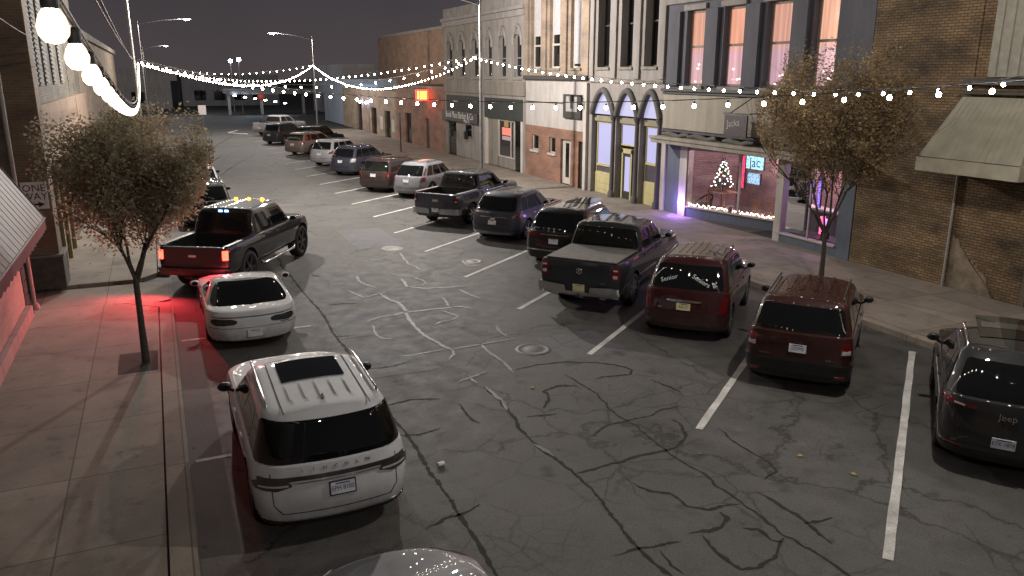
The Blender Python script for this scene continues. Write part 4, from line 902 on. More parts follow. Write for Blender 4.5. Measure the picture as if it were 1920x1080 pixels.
grn = brick('grey_olive_brick', (.11, .10, .082), (.09, .08, .065), (.11, .10, .09), stain=.45)
stone = stucco('grey_stone', (.275, .25, .235), .3); stone2 = stucco('warm_stone', (.24, .215, .185), .35); beige = stucco('beige_board', (.36, .325, .27), .2)
slate = stucco('slate_paint', (.095, .095, .115), .25); blueg = stucco('blue_grey_paint_wall', (.12, .14, .18), .25); cream = stucco('cream_paint', (.50, .46, .42), .25); whitep = stucco('white_stucco', (.42, .39, .375), .25)
dkst = stucco('dark_green_paint', (.035, .038, .034), .3); lilacp = emis('paper_covered_pane', (.54, .54, .88), .82, (.12, .12, .16), .3); lilaca = emis('paper_covered_arch', (.56, .56, .84), .80, (.15, .15, .18), .3); yell = stucco('yellow_panel', (.48, .43, .22), .2); plaster = stucco('worn_plaster', (.25, .195, .14), .65, streak=False)
darkw = plain('dark_paint', (.03, .028, .026), .6)

# B1 patched brick building at the right edge
B = building('brown brick building with a patched wall and a big beige metal canopy')
mb = MB(); wall(mb, X, 14.72, 18.12, .1, 10.5, []); wall(mb, X+.012, 12.5, 14.72, .1, 10.5, []); wall(mb, X, 2, 12.5, .1, 10.5, [(11.2, 12.42, .13, 2.6)], .6); shellbox(mb, X+.012, 2, 18.12, 10.5)
mb.build('wall', brown, B)
def blob(pts): # plaster areas, thin sheets proud of the brick
    mb = MB(); n = len(pts); x0, x1 = X+.010, X-.004
    mb.add([(x1, y, z) for y, z in pts]+[(X+.02, y, z) for y, z in pts], [tuple(reversed(range(n)))]+[(i, (i+1) % n, n+(i+1) % n, n+i) for i in range(n)]); return mb
rnd = random.Random(11)
edge = [(14.66, 1.55), (14.5, 1.5), (14.35, 1.28), (14.22, 1.1), (14.05, .98), (13.9, .9), (13.78, .78), (13.6, .7), (13.5, .5), (13.42, .3), (13.3, .14)]
e2 = []
for a, b in zip(edge, edge[1:]):
    for t in [k/7 for k in range(7)]: e2.append((lerp(a[0], b[0], t)+rnd.uniform(-.035, .035), round((lerp(a[1], b[1], t)+rnd.uniform(-.02, .02))/.075)*.075+rnd.uniform(0, .012)))
blob([(14.66, .14)]+e2+[(13.3, .14)]).build('plaster_patch', plaster, B)
mb = MB(); mb.tube([(X-.05, 14.74, .13), (X-.05, 14.74, 3.4)], .035, 8); mb.build('conduit', plain('grey_pipe', (.30, .28, .25), .6), B)
mb = MB(); mb.box(X-.02, X+.1, 12.44, 12.56, .13, 3.5); mb.build('wall_edge_post', plain('brown_post', (.11, .085, .06), .7), B)
# canopy: sloped standing seam metal with a deep fascia
met = plain('beige_metal', (.46, .43, .34), .45, .2, var=.12, scale=2.5)
xf, xb = 18.45, 19.52; yl, yr_ = 15.15, 12.35; zb_, zf_, zt_ = 3.36, 3.70, 5.25
mb = MB()
A = [(xf, yl, zf_), (xf, yr_, zf_), (X-.02, yr_-.0, zf_)]
mb.quad((xf, yr_, zf_), (xb, yr_+.35, zt_), (xb, yl-.25, zt_), (xf, yl, zf_)); mb.quad((xf, yl, zf_), (xb, yl-.25, zt_), (X-.01, yl, zf_)); mb.quad((xf, yr_, zf_), (X-.01, yr_, zf_), (xb, yr_+.35, zt_))
nseam = 15
for i in range(nseam+1):
    t = i/nseam; p = V((xf, lerp(yl, yr_, t), zf_)); q = V((xb, lerp(yl-.25, yr_+.35, t), zt_)); mb.tube([p+V((-.005, 0, .015)), q+V((-.005, 0, .0))], .006, 4)
mb.build('canopy_roof', met, B)
mb = MB(); mb.box(xf-.03, X-.01, yr_-.03, yl+.03, zb_, zf_+.02)
for i in range(15): yy = lerp(yl, yr_, i/14); mb.box(xf-.036, xf-.03, yy-.008, yy+.008, zb_+.005, zf_+.01)
bevel(mb.build('canopy_fascia', plain('fascia_metal', (.52, .485, .385), .5, .2, var=.15, scale=2.5), B), .01)
bpart('canopy_gap', B, MT['seam'], (xf-.036, xf-.012, yr_-.02, yl+.02, zf_+.022, zf_+.034), bv=0)
mb = MB(); mb.box(X-.16, X-.005, 9, 14.25, 5.75, 10.4)
for i in range(18): mb.box(X-.175, X-.16, 9.1+i*.29, 9.125+i*.29, 5.76, 10.39)
mb.build('upper_cladding', plain('beige_cladding', (.27, .255, .205), .55, var=.15), B)
bpart('cornice', B, plain('dark_flash', (.07, .065, .055), .6), (X-.24, X-.005, 9, 14.95, 5.32, 5.40), (X-.20, X-.005, 9, 14.9, 5.55, 5.72))

# B2 slate building with the lit shop
B = building('slate painted building with four lit upper windows and a glowing shop front')
ups = [(26.25, 27.4), (23.95, 25.1), (21.6, 22.8), (19.55, 20.6)]
mb = MB(); wall(mb, X, 18.14, 28.72, 3.5, 10.8, [(a, b, 5.36, 8.2) for a, b in ups], .32); shellbox(mb, X+.013, 18.14, 28.72, 10.8)
mb.build('wall', slate, B)
cur = curtain('lit_curtain', (.60, .27, .18), (.52, .30, .34), 5.3, 8.2, .95)
wfr = stucco('window_frame_paint', (.30, .24, .21), .2)
for i, (a, b) in enumerate(ups): window(B, X, a, b, 5.36, 8.2, curtain('lit_curtain%d' % i, [(.62, .30, .20), (.66, .29, .19), (.60, .30, .22), (.70, .36, .24)][i], [(.56, .33, .36), (.58, .32, .36), (.50, .30, .36), (.62, .38, .40)][i], 5.3, 8.2, [1.25, 1.4, 1.3, 1.5][i]), wfr, .26, .09, trans=(6.85,), sill=stone)
bpart('lintel_band', B, stone, *[(X-.10, X-.004, a-.12, b+.12, 8.21, 8.42) for a, b in ups], (X-.16, X-.004, 18.2, 28.68, 8.5, 8.72))
bpart('corner_pilaster', B, slate, *[(X-.14, X-.004, (a+b)/2-.35, (a+b)/2+.35, 5.36, 8.2) for a, b in ((20.7, 21.5), (22.9, 23.85), (25.2, 26.15), (27.6, 28.5))])
bpart('cornice', B, darkw, (X-.12, X-.004, 18.2, 28.7, 5.02, 5.12), (X-.22, X-.004, 18.2, 28.7, 5.13, 5.24))
bpart('sign_band', B, beige, (X-.06, X-.004, 18.3, 28.68, 3.62, 5.0))
bpart('canopy', B, stucco('canopy_board', (.34, .31, .26), .3), (18.82, X-.004, 18.25, 28.45, 3.08, 3.34), (18.76, 18.82, 18.2, 28.5, 3.24, 3.36))
mb = MB() # rolled awning cloth lying on the canopy
rn = random.Random(5)
for y in (27.2, 25.3, 23.2, 21.0):
    mb.tube([(19.2+rn.uniform(-.1, .1), y+1.0-k*.35, 3.42+.05*sin(k*1.7)) for k in range(6)], [.05, .09, .11, .08, .10, .05], 7)
mb.build('rolled_awning', plain('awning_cloth', (.12, .11, .10), .9), B)
bpart('pier', B, cream, (X-.02, X+.3, 28.42, 28.72, .13, 3.08), (X-.03, X+.3, 26.85, 27.35, .13, 3.08), (X-.02, X+.25, 21.28, 21.62, .13, 3.08))
bpart('side_door', B, blueg, (X+.05, X+.15, 27.36, 28.41, .13, 3.08))
bpart('end_panel', B, blueg, (X-.015, X+.28, 18.15, 18.75, .13, 3.08))
xs0, ys0, xs1, ys1 = X+.02, 26.84, 20.75, 22.45   # recessed display window line
def slant(mb, z0, z1, t0=0, t1=1, th=.12, off=0):
    d = V((xs1-xs0, ys1-ys0, 0)); n = V((d.y, -d.x, 0)).normalized()
    if n.x > 0: n = -n
    a = V((xs0, ys0, 0))+d*t0+n*off; b = V((xs0, ys0, 0))+d*t1+n*off; c, e = a-n*th, b-n*th
    mb.add([(p.x, p.y, z) for z in (z0, z1) for p in (a, b, e, c)], [(0, 3, 2, 1), (4, 5, 6, 7), (0, 1, 5, 4), (1, 2, 6, 5), (2, 3, 7, 6), (3, 0, 4, 7)])
mb = MB(); slant(mb, .13, .52); mb.box(X-.01, X+.12, 18.75, 21.5, .13, .42); mb.build('bulkhead', blueg, B)
mb = MB(); slant(mb, .52, .58, 0, 1, .22, .05); mb.box(X-.06, X+.2, 18.75, 21.5, .42, .48); bevel(mb.build('window_sill', cream, B), .01)
mb = MB(); slant(mb, 2.85, 3.08); slant(mb, .58, 2.85, .55, .57, .05); slant(mb, .58, 2.85, .985, 1, .08); mb.box(X, X+.1, 18.75, 21.28, 2.85, 3.08); mb.box(X+.02, X+.08, 20.0, 20.05, .48, 2.85); mb.build('window_frame', cream, B)
cg = clearglass('shop_glass')
mb = MB(); p, q = V((xs0-.0+.04, ys0, 0)), V((xs1+.04, ys1, 0)); mb.quad((p.x, p.y, .58), (p.x, p.y, 2.85), (q.x, q.y, 2.85), (q.x, q.y, .58)); mb.build('shop_window', cg, B)
mb = MB(); mb.quad((X+.05, 18.75, .48), (X+.05, 18.75, 2.85), (X+.05, 21.28, 2.85), (X+.05, 21.28, .48)); mb.build('shop_window', cg, B)
xd = xs1
mb = MB(); mb.quad((xd, 22.4, .13), (xd, 22.4, 3.08), (xd, 21.3, 3.08), (xd, 21.3, .13)); mb.build('shop_door', cg, B)
bpart('door_frame', B, darkw, (xd-.03, xd+.05, 22.36, 22.45, .13, 3.08), (xd-.03, xd+.05, 21.26, 21.34, .13, 3.08), (xd-.02, xd+.04, 21.34, 22.36, 2.2, 2.3))
pinkb = brick('shop_inner_brick', (.21, .135, .13), (.16, .10, .10), (.26, .20, .20), stain=.5)
mb = MB(); mb.quad((23.6, 18.2, .13), (23.6, 18.2, 3.2), (23.6, 28.6, 3.2), (23.6, 28.6, .13)); mb.quad((X+.4, 28.6, .13), (23.6, 28.6, .13), (23.6, 28.6, 3.2), (X+.4, 28.6, 3.2)); mb.quad((X+.3, 18.2, .13), (X+.3, 18.2, 3.2), (23.6, 18.2, 3.2), (23.6, 18.2, .13)); mb.build('inner_wall', pinkb, B)
mb = MB(); mb.quad((X+.1, 18.2, .14), (23.6, 18.2, .14), (23.6, 28.6, .14), (X+.1, 28.6, .14)); mb.build('inner_floor', plain('shop_floor', (.10, .075, .07), .5), B)
mb = MB(); mb.quad((X+.1, 18.2, 3.2), (X+.1, 28.6, 3.2), (23.6, 28.6, 3.2), (23.6, 18.2, 3.2)); mb.build('inner_ceiling', plain('shop_ceiling', (.3, .27, .27), .8), B)
def lamp(name, loc, energy, c, size=.1, parent=None, typ='POINT'):
    li = bpy.data.lights.new(name, typ); li.energy = energy; li.color = c; li.shadow_soft_size = size
    o = bpy.data.objects.new(name, li); col.objects.link(o); o.location = loc
    if parent: o.parent = parent
    return o
for i, (y, c, e) in enumerate([(25.4, (1, .74, .80), 60), (22.9, (1, .55, .66), 40), (20.0, (.70, .55, 1), 34)]):
    t = thing('ceiling_lamp', ['pinkish ceiling lamp inside the shop behind the christmas tree', 'red tinted ceiling lamp inside the shop by the neon panel', 'violet ceiling lamp in the right shop window'][i], 'lamp', (22.3, y, 3.2), 0, 'shop ceiling lamps'); e *= 6.5
    mb = MB(); mb.lathe([(.16, 0), (.15, -.06), (.10, -.09), (0, -.1)], 'z', 14); mb.build('lamp_shade', emis('ceil_glow%d' % i, c, 6), t); lamp('lamp_light', (0, 0, -.22), e, c, .12, t)

# mat at the door
mb = MB(); mb.box(19.75, 20.65, 21.75, 23.0, .135, .15); tag(bevel(mb.build('door_mat', plain('rubber_mat', (.02, .018, .018), .9)), .01), 'dark door mat in the recessed shop entrance', 'mat')
# hanging sign on a bracket
t = thing('hanging_sign', 'dark hanging shop sign with pale script on a diagonal bracket above the shop canopy', 'sign', (19.0, 23.3, 4.05))
bpart('sign_board', t, plain('sign_board', (.045, .032, .035), .5), (-.03, .03, -.62, .62, -.42, .36), bv=.01); sb = t.children[-1]
text_mesh('Jacks', .36, plain('pale_script', (.40, .33, .34), .5), sb, frame_mtx((-.033, .12, .06), (0, -1, 0), (0, 0, 1)) @ M4.Rotation(.12, 4, 'Z'), ext=.002)
mb = MB(); mb.tube([(0, .7, .40), (0, -.72, .40)], .022, 6); mb.tube([(0, .35, .40), (.5, -.25, .98)], .02, 6); mb.tube([(.58, -.72, .42), (0, -.72, .42)], .022, 6); mb.build('bracket', MT['black'], t)
# purple lamp on the pier, string along the sill, things in the window
t = thing('wall_lamp', 'purple glowing lamp on the pier at the left end of the shop window', 'lamp', (X-.09, 27.08, .66))
mb = MB(); mb.lathe([(.03, -.05), (.075, -.03), (.09, .03), (.05, .08), (0, .09)], 'z', 14); mb.build('lamp_shade', emis('purple_glow', (.42, .22, 1), 60), t)
bpart('bracket', t, MT['black'], (.02, .088, -.03, .03, -.03, .03), bv=0); lamp('lamp_light', (-.14, 0, 0), 90, (.36, .18, 1), .06, t)
ws = emis('warm_mini_lamp', (1, .70, .55), 22)
t = thing('mini_light_string', 'row of tiny warm lights along the slanted shop window sill', 'string light', (0, 0, .62))
mb = MB(); rn = random.Random(2); dv = V((xs1-xs0, ys1-ys0, 0))
mb.tube([V((xs0+.10, ys0, 0))+dv*(k/30)+V((0, 0, .02*sin(k*1.9))) for k in range(30)], .006, 4); mb.build('cable', MT['wire'], t)
lb = MB(); lb.lathe([(0, -.022), (.018, -.01), (.018, .01), (0, .022)], 'z', 6); LM = lb.mesh('mini_lamp', ws)
for i in range(70): q = link('mini_lamp', LM, t); q.location = V((xs0+.10+rn.uniform(-.03, .03), ys0, rn.uniform(-.03, .07)))+dv*((i+.5)/71)
# christmas tree
t = thing('christmas_tree', 'small lit christmas tree on a table inside the shop window', 'christmas tree', (20.6, 25.8, 1.42))
mb = MB(); rn = random.Random(8)
for k in range(520):
    h = rn.random()**1.3; r = .42*(1-h)*rn.uniform(.5, 1.05)+.02; a = rn.uniform(0, 2*pi); p = V((r*cos(a), r*sin(a), h*1.15)); d = V((cos(a), sin(a), -.35)).normalized(); s_ = V((-sin(a), cos(a), 0))*.03
    mb.add([p-s_, p+s_, p+d*.13], [(0, 1, 2)])
mb.tube([(0, 0, -.15), (0, 0, 1.1)], .02, 6); mb.build('crown', plain('fir_needles', (.02, .05, .025), .8), t)
tl = [emis('tree_lamp%d' % i, c, 16) for i, c in enumerate([(1, .8, .6), (1, .25, .3), (.4, .55, 1), (.4, 1, .6)])]
LMs = []
for m in tl:
    l2 = MB(); l2.lathe([(0, -.026), (.024, -.01), (.024, .01), (0, .026)], 'z', 6); LMs.append(l2.mesh('tree_lamp', m))
for k in range(46):
    h = (k+.5)/46; a = k*2.4; r = .42*(1-h)+.03; q = link('tree_lamp', LMs[[0, 0, 1, 2, 0, 3][k % 6]], t); q.location = (r*cos(a), r*sin(a), h*1.12)
wood = plain('shop_wood', (.24, .13, .065), .5, var=.25)
t = thing('display_table', 'dark wooden table carrying the christmas tree in the shop window', 'table', (20.6, 25.8, .14))
bpart('tabletop', t, wood, (-.3, .5, -.6, .6, 1.06, 1.12)); 
for sx in (-.24, .42):
    for sy in (-.52, .52): bpart('leg', t, wood, (sx-.03, sx+.03, sy-.03, sy+.03, 0, 1.06))
t = thing('lounge_chair', 'dark round backed chair at the left end of the shop window', 'chair', (20.25, 26.5, .14))
mb = MB(); mb.tube([(.35*cos(a), .35*sin(a), .62+.28*max(0, cos(a))) for a in [pi*2*k/20 for k in range(21)]], .03, 6); mb.build('back_rail', MT['black'], t)
mb = MB(); mb.lathe([(0, .36), (.32, .36), (.36, .40), (.36, .46), (.30, .50), (0, .50)], 'z', 18); mb.build('seat', plain('dark_cushion', (.035, .028, .03), .8), t)
for k in range(4):
    a = pi/4+k*pi/2; mb = MB(); mb.tube([(.26*cos(a), .26*sin(a), .36), (.34*cos(a), .34*sin(a), 0)], .022, 6); mb.build('leg', MT['black'], t)
mb = MB()
for k in range(9): a = -1.2+k*.3; mb.tube([(.34*cos(a), .34*sin(a), .48), (.35*cos(a), .35*sin(a), .62+.28*cos(a))], .012, 5)
mb.build('back_spindle', MT['black'], t)
for i, (px, py) in enumerate([(20.95, 23.95), (21.1, 23.4), (21.2, 22.95)]):
    t = thing('wooden_chair', ['wooden slat chair nearest the christmas tree', 'wooden slat chair in the middle of three by the window', 'wooden slat chair nearest the shop door'][i], 'chair', (px, py, .14), .35+.1*i, 'wooden slat chairs in the shop window')
    bpart('seat', t, wood, (-.2, .2, -.2, .2, .43, .46))
    for sx in (-.17, .17):
        for sy in (-.17, .17): bpart('leg', t, wood, (sx-.018, sx+.018, sy-.018, sy+.018, 0, .43), bv=0)
    mb = MB()
    for k in range(4): mb.tube([(-.19, -.15+k*.1, .46), (-.30, -.15+k*.1, 1.02)], .02, 6)
    mb.tube([(-.30, -.2, 1.02), (-.30, .2, 1.02)], .025, 6); mb.build('backrest', wood, t)
mb = MB(); mb.lathe([(.09, 0), (.13, .22), (.14, .26), (.12, .26), (.10, .2), (0, .2)], 'z', 14); o = tag(mb.build('flower_pot', plain('pot_white', (.45, .38, .38), .6)), 'pale flower pot on the slanted shop sill', 'pot'); o.location = (20.22, 24.78, .58)
def neon(label, loc, w, h, c, s, txt=None, ink=None, tsz=.3, tube=False):
    t = thing('neon_sign', label, 'neon sign', loc, 0, 'lit signs inside the shop'); 
    bpart('sign_box', t, MT['black'], (.012, .07, -w/2-.02, w/2+.02, -h/2-.02, h/2+.02), bv=0)
    mb = MB(); mb.quad((0, -w/2, -h/2), (0, -w/2, h/2), (0, w/2, h/2), (0, w/2, -h/2))
    m, nt, b = newmat('neon_face'); p = wcoord(nt); no = N(nt, 'ShaderNodeTexNoise', Scale=16.0, Detail=3.0); nt.links.new(p, no.inputs['Vector'])
    b.inputs['Base Color'].default_value = (.02, .02, .02, 1); nt.links.new(ramp(nt, no.outputs[0], [(.38, tuple(v*.18 for v in c)), (.55, c)]), b.inputs['Emission Color']); b.inputs['Emission Strength'].default_value = s
    f = mb.build('lit_face', m, t)
    if txt: text_mesh(txt, tsz, ink or MT['seam'], f, frame_mtx((-.004, 0, 0), (0, -1, 0), (0, 0, 1)) @ M4.Rotation(.08, 4, 'Z'), ext=.003)
neon('bright cyan white lit panel with dark script letters high in the shop window', (21.5, 25.05, 2.42), 1.0, .50, (.45, .85, 1), 2.2, 'Jac', tsz=.56)
neon('small blue white lit panel under the script panel in the shop', (21.5, 25.05, 1.80), .72, .42, (.45, .7, 1), 1.6)
neon('tall narrow red lit panel left of the script panel in the shop', (21.5, 25.72, 2.0), .20, 1.3, (1, .05, .16), 2.2)
neon('tall blue lit strip in the dark end of the shop', (21.5, 23.15, 2.0), .10, 1.25, (.06, .12, 1), 4)
neon('wide violet speckled panel behind the right tree', (21.5, 22.05, 1.80), .45, .70, (.45, .28, 1), 1.6)
neon('narrow violet speckled panel right of the wide one', (21.5, 21.55, 1.80), .14, 1.2, (.38, .22, 1), 1.8)
t = thing('shop_counter', 'pale edged counter running behind the shop door and right window', 'counter', (21.4, 20.6, .14))
bpart('counter_body', t, plain('counter_dark', (.05, .045, .06), .6), (.1, .5, -2.0, 2.2, 0, .92)); bpart('counter_top', t, cream, (0, .6, -2.1, 2.3, .92, 1.0))
for i, (px, py, c, h) in enumerate([(20.15, 19.75, (.62, .2, 1), .42), (20.1, 18.95, (1, .18, .75), .42), (20.6, 20.35, (1, .1, .25), .6)]):
    t = thing('table_lamp', ['violet cylinder lamp in the right shop window', 'magenta lamp at the far right of the shop window', 'slim red lamp in the right shop window'][i], 'lamp', (px, py, .72 if i < 2 else .5), 0, 'coloured lamps in the right shop window')
    mb = MB(); mb.lathe([(0, 0), (.09, 0), (.09, h), (0, h)], 'z', 14); mb.build('lamp_shade', emis('cyl_glow%d' % i, c, 3.2), t); bpart('base', t, MT['black'], (-.1, .1, -.1, .1, -.24 if i < 2 else -.36, -.002), bv=0)
t = thing('low_table', 'dark low display bench in the right shop window', 'bench', (20.35, 19.9, .14)); bpart('tabletop', t, darkw, (-.4, .4, -1.1, 1.3, .28, .335)); 
for sy in (-1.0, 1.2): bpart('leg', t, darkw, (-.3, .3, sy-.04, sy+.04, 0, .28))

# B3 grey stone building with pointed arches
B = building('grey stone building with three pointed arches and a yellow panelled shop front')
bays = [(32.72, 34.82), (30.68, 32.52), (28.92, 30.48)]
uw = [(33.35, 34.45), (31.35, 32.35), (29.4, 30.4)]
mb = MB(); wall(mb, X, 28.74, 35.1, 5.5, 11, [(a, b, 6.12, 9.9) for a, b in uw], .5)
def arch_pts(ya, yb, zs, ht, n=10):
    ym = (ya+yb)/2; w = (yb-ya)/2; out = []
    for k in range(n+1): t = k/n; out.append((ya+w*(1-cos(t*pi/2))**.9 if 0 else ya+w*t, zs+ht*sin(t*pi/2)**.85))
    return out+[(yb-(p[0]-ya), p[1]) for p in reversed(out[:-1])]
zs_, ht_ = 3.95, 1.12
ys = [28.74]+[v for a, b in sorted(bays) for v in (a, b)]+[35.1]
for a, b in zip(ys[::2], ys[1::2]): mb.quad((X, a, .13), (X, a, 5.5), (X, b, 5.5), (X, b, .13))
for a, b in bays:
    ap = arch_pts(a, b, zs_, ht_); m = len(ap)
    mb.add([(X, p[0], p[1]) for p in ap]+[(X, p[0], 5.5) for p in ap], [(i, i+m, i+m+1, i+1) for i in range(m-1)])
    mb.add([(X, p[0], p[1]) for p in ap]+[(X+.4, p[0], p[1]) for p in ap], [(i, i+1, i+m+1, i+m) for i in range(m-1)])
    mb.quad((X, a, .13), (X+.4, a, .13), (X+.4, a, zs_), (X, a, zs_)); mb.quad((X, b, .13), (X, b, zs_), (X+.4, b, zs_), (X+.4, b, .13))
shellbox(mb, X+.5, 28.74, 35.1, 11); mb.build('wall', stone, B)
for a, b in uw: window(B, X, a, b, 6.12, 9.9, DG, darkw, .42, .07, trans=(8.0,), sill=stone2)
bpart('pilaster', B, stone, *[(X-.10, X-.004, a, b, 5.6, 10.9) for a, b in ((30.65, 31.1), (32.65, 33.1), (34.7, 35.08), (28.76, 29.15))])
bpart('string_course', B, stone2, (X-.09, X-.004, 28.76, 35.08, 5.42, 5.56))
archm = stucco('arch_paint', (.10, .093, .085), .4)
for i, (a, b) in enumerate(bays): # dark archivolt, column, glazing
    ap = arch_pts(a, b, zs_, ht_); mb = MB(); mb.tube([(X-.02, p[0], p[1]) for p in ap], .15, 8); mb.tube([(X-.02, a, .13), (X-.02, a, zs_)], [.13, .10], 10); mb.lathe([(.19, 0), (.19, .22), (.13, .34)], 'z', 12, (X-.02, a, .13)); mb.lathe([(.11, 0), (.18, .16), (.18, .24)], 'z', 12, (X-.02, a, zs_-.24))
    mb.build('arch_column', archm, B)
    mb = MB(); am = arch_pts(a+.1, b-.1, zs_, ht_-.05); mb.add([(X+.10, p[0], p[1]) for p in am], [tuple(range(len(am)))]); mb.build('arch_pane', lilaca, B)
    bpart('transom', B, stucco('olive_trim', (.26, .235, .165), .2), (X+.15, X+.4, a+.02, b-.02, 3.60, 3.86))
    if i == 1:
        bpart('shop_door', B, darkw, (X+.26, X+.34, 31.5, 32.15, .13, 2.25)); mb = MB(); mb.quad((X+.255, 31.6, .5), (X+.255, 31.6, 2.1), (X+.255, 32.05, 2.1), (X+.255, 32.05, .5)); mb.build('door_pane', lilacp, B)
        bpart('door_frame', B, yell, (X+.2, X+.36, 31.38, 31.5, .13, 2.45), (X+.2, X+.36, 32.15, 32.27, .13, 2.45), (X+.2, X+.36, 31.38, 32.27, 2.25, 2.46)); window(B, X+.1, a+.05, b-.05, 2.6, 3.6, lilacp, yell, .2, .06)
    else:
        window(B, X+.1, a+.12, b-.12, 1.5 if i == 0 else 1.95, 3.58, lilacp, yell, .2, .06); window(B, X+.1, a+.12, b-.12, 1.12, 1.5 if i == 0 else 1.95, plain('dim_pane%d' % i, (.10, .085, .11), .2), yell, .2, .05)
        bpart('panel', B, yell, (X+.24, X+.4, a+.03, b-.03, .13, 1.12), (X+.225, X+.24, a+.25, b-.25, .32, .55), (X+.225, X+.24, a+.25, b-.25, .62, .98))

# B4 white over red brick
B = building('narrow building with a white sign panel over red brick and two small windows')
uw = [(40.7, 41.9), (38.4, 39.6), (36.1, 37.2)]
mb = MB(); sm = [(40.85, 41.75, 1.65, 2.5), (38.75, 39.5, 1.65, 2.5), (37.0, 38.15, .13, 2.48), (35.45, 36.15, .13, 2.5)]
wall(mb, X, 35.12, 42.6, .1, 3.0, sm, .22, 0); wall(mb, X, 35.12, 42.6, 3.0, 5.6, [], mi=1); wall(mb, X, 35.12, 42.6, 5.6, 11.2, [(a, b, 6.1, 9.9) for a, b in uw], .3, 2); shellbox(mb, X+.015, 35.12, 42.6, 11.2, mi=2)
mb.build('wall', [redb, whitep, tanb], B)
blind = plain('pale_blind', (.42, .40, .42), .6)
for a, b in uw:
    w = window(B, X, a, b, 6.1, 9.9, DG, cream, .24, .09, trans=(7.3,), sill=stone2); bpart('blind', w, blind, (X+.20, X+.215, a+.1, b-.1, 7.8 if a > 38 else 6.3, 9.8), bv=0)
bpart('pilaster', B, tanb, *[(X-.12, X-.004, a, b, 5.7, 11) for a, b in ((42.15, 42.58), (39.9, 40.35), (37.5, 38.0), (35.15, 35.6))], bv=.02)
for a, b, c, d in sm[:2]: window(B, X, a, b, c, d, DG, cream, .14, .06, sill=cream)
bpart('shop_door', B, cream, (X+.12, X+.2, 37.05, 38.1, .14, 2.44)); mb = MB(); mb.quad((X+.115, 37.35, .5), (X+.115, 37.35, 2.3), (X+.115, 37.75, 2.3), (X+.115, 37.75, .5)); mb.build('door_pane', DG, B)
bpart('side_door', B, darkw, (X+.12, X+.2, 35.47, 36.13, .14, 2.48))
bpart('cornice', B, darkw, (X-.20, X-.004, 35.15, 42.58, 5.50, 5.72), bv=.03)
bpart('pier', B, cream, (X-.16, X-.004, 35.14, 35.42, .13, 5.4))
mb = MB(); mb.box(X-.012, X-.004, 35.5, 42.58, 4.28, 4.33); mb.build('board_seam', MT['seam'], B)
t = thing('wall_sign', 'square dark framed sign with a pale emblem on the white panel', 'sign', (X-.06, 36.75, 4.2)); bpart('sign_frame', t, darkw, (-.06, .05, -.95, .95, -.6, .6)); sf = t.children[-1]
bpart('sign_face', sf, stucco('sign_grey', (.33, .31, .31), .2), (-.075, -.062, -.6, .6, -.25, .5), bv=0); bpart('emblem', sf, darkw, (-.082, -.077, -.12, .12, -.1, .38), bv=0)
mb = MB(); mb.tube([(-.06, -.9, .55), (-.7, -1.25, .55)], .03, 6); mb.tube([(-.72, -1.25, .62), (-.72, -1.25, .3)], .12, 8); mb.build('spot_lamp', MT['black'], t)

# B5 hooded windows over dark shopfront
def hood_building(label, y0, y1, n, top, z1):
    B = building(label); w = (y1-y0)/(n*1.0); uw = [(y0+w*i+w*.27, y0+w*i+w*.73) for i in range(n)]
    mb = MB(); wall(mb, X, y0, y1, .1, z1, [(a, b, 5.6, 8.0) for a, b in uw]+[(y0+.35, y1-.35, .13, 4.35)], .3); shellbox(mb, X+.3, y0, y1, z1); mb.build('wall', top, B)
    for a, b in uw:
        q = window(B, X, a, b, 5.6, 8.0, DG, stone, .2, .07, trans=(6.7,), sill=stone)
        ap = arch_pts(a-.1, b+.1, 7.75, .75); mb = MB(); mb.tube([(X-.03, a-.1, 7.4)]+[(X-.04, p[0], p[1]) for p in ap]+[(X-.03, b+.1, 7.4)], .10, 6); mb.build('hood_mould', stone, q)
    bpart('cornice', B, stone, (X-.25, X-.004, y0+.01, y1-.01, 9.35, 9.55), (X-.14, X-.004, y0+.01, y1-.01, 9.0, 9.34)); bpart('sill_band', B, stone2, (X-.08, X-.004, y0+.01, y1-.01, 4.55, 5.35))
    mb = MB()
    for i in range(n): ym = y0+w*(i+.5); mb.add([(X-.02, ym-w*.45, 9.56), (X-.02, ym, 10.1), (X-.02, ym+w*.45, 9.56)], [(0, 1, 2)])
    mb.build('parapet_gable', stone, B)
    return B
B = hood_building('pale stone building with hooded arched windows above a red lit shop window', 42.62, 49.3, 3, stone, 10.6)
bpart('sign_band', B, dkst, (X-.02, X+.2, 43.0, 48.95, 3.1, 4.34)); bpart('shop_front', B, stone2, (X+.1, X+.3, 46.9, 48.9, .13, 3.1), (X+.1, X+.3, 44.4, 47.0, .13, .75)); bpart('side_door', B, DG, (X+.15, X+.25, 43.05, 44.35, .13, 3.1))
window(B, X+.0, 44.45, 46.9, .78, 3.08, plain('dim_shop_pane', (.05, .045, .045), .08), cream, .15, .08, mull=(45.0,))
bpart('pier', B, cream, (X-.03, X+.1, 43.0, 43.25, .13, 3.1), (X-.03, X+.1, 48.55, 48.95, .13, 3.1))
neon2 = emis('red_neon', (1, .22, .16), 1.2)
t = thing('window_sign', 'red lit signs stacked inside the dark shop window under the hooded windows', 'sign', (X+.10, 45.7, 2.1)); bpart('sign_face', t, neon2, (0, .03, -.7, .6, .05, .5), bv=0); bpart('sign_face', t, emis('pale_neon', (.9, .6, .65), .5), (0, .03, -.7, .6, -.25, -.02), bv=0); bpart('sign_face', t, emis('ochre_neon', (.7, .42, .12), .5), (0, .03, -.3, .3, .55, .9), bv=0)
B = hood_building('stone building over a dark fascia with white lettering', 49.34, 56.8, 3, stone2, 10.2)
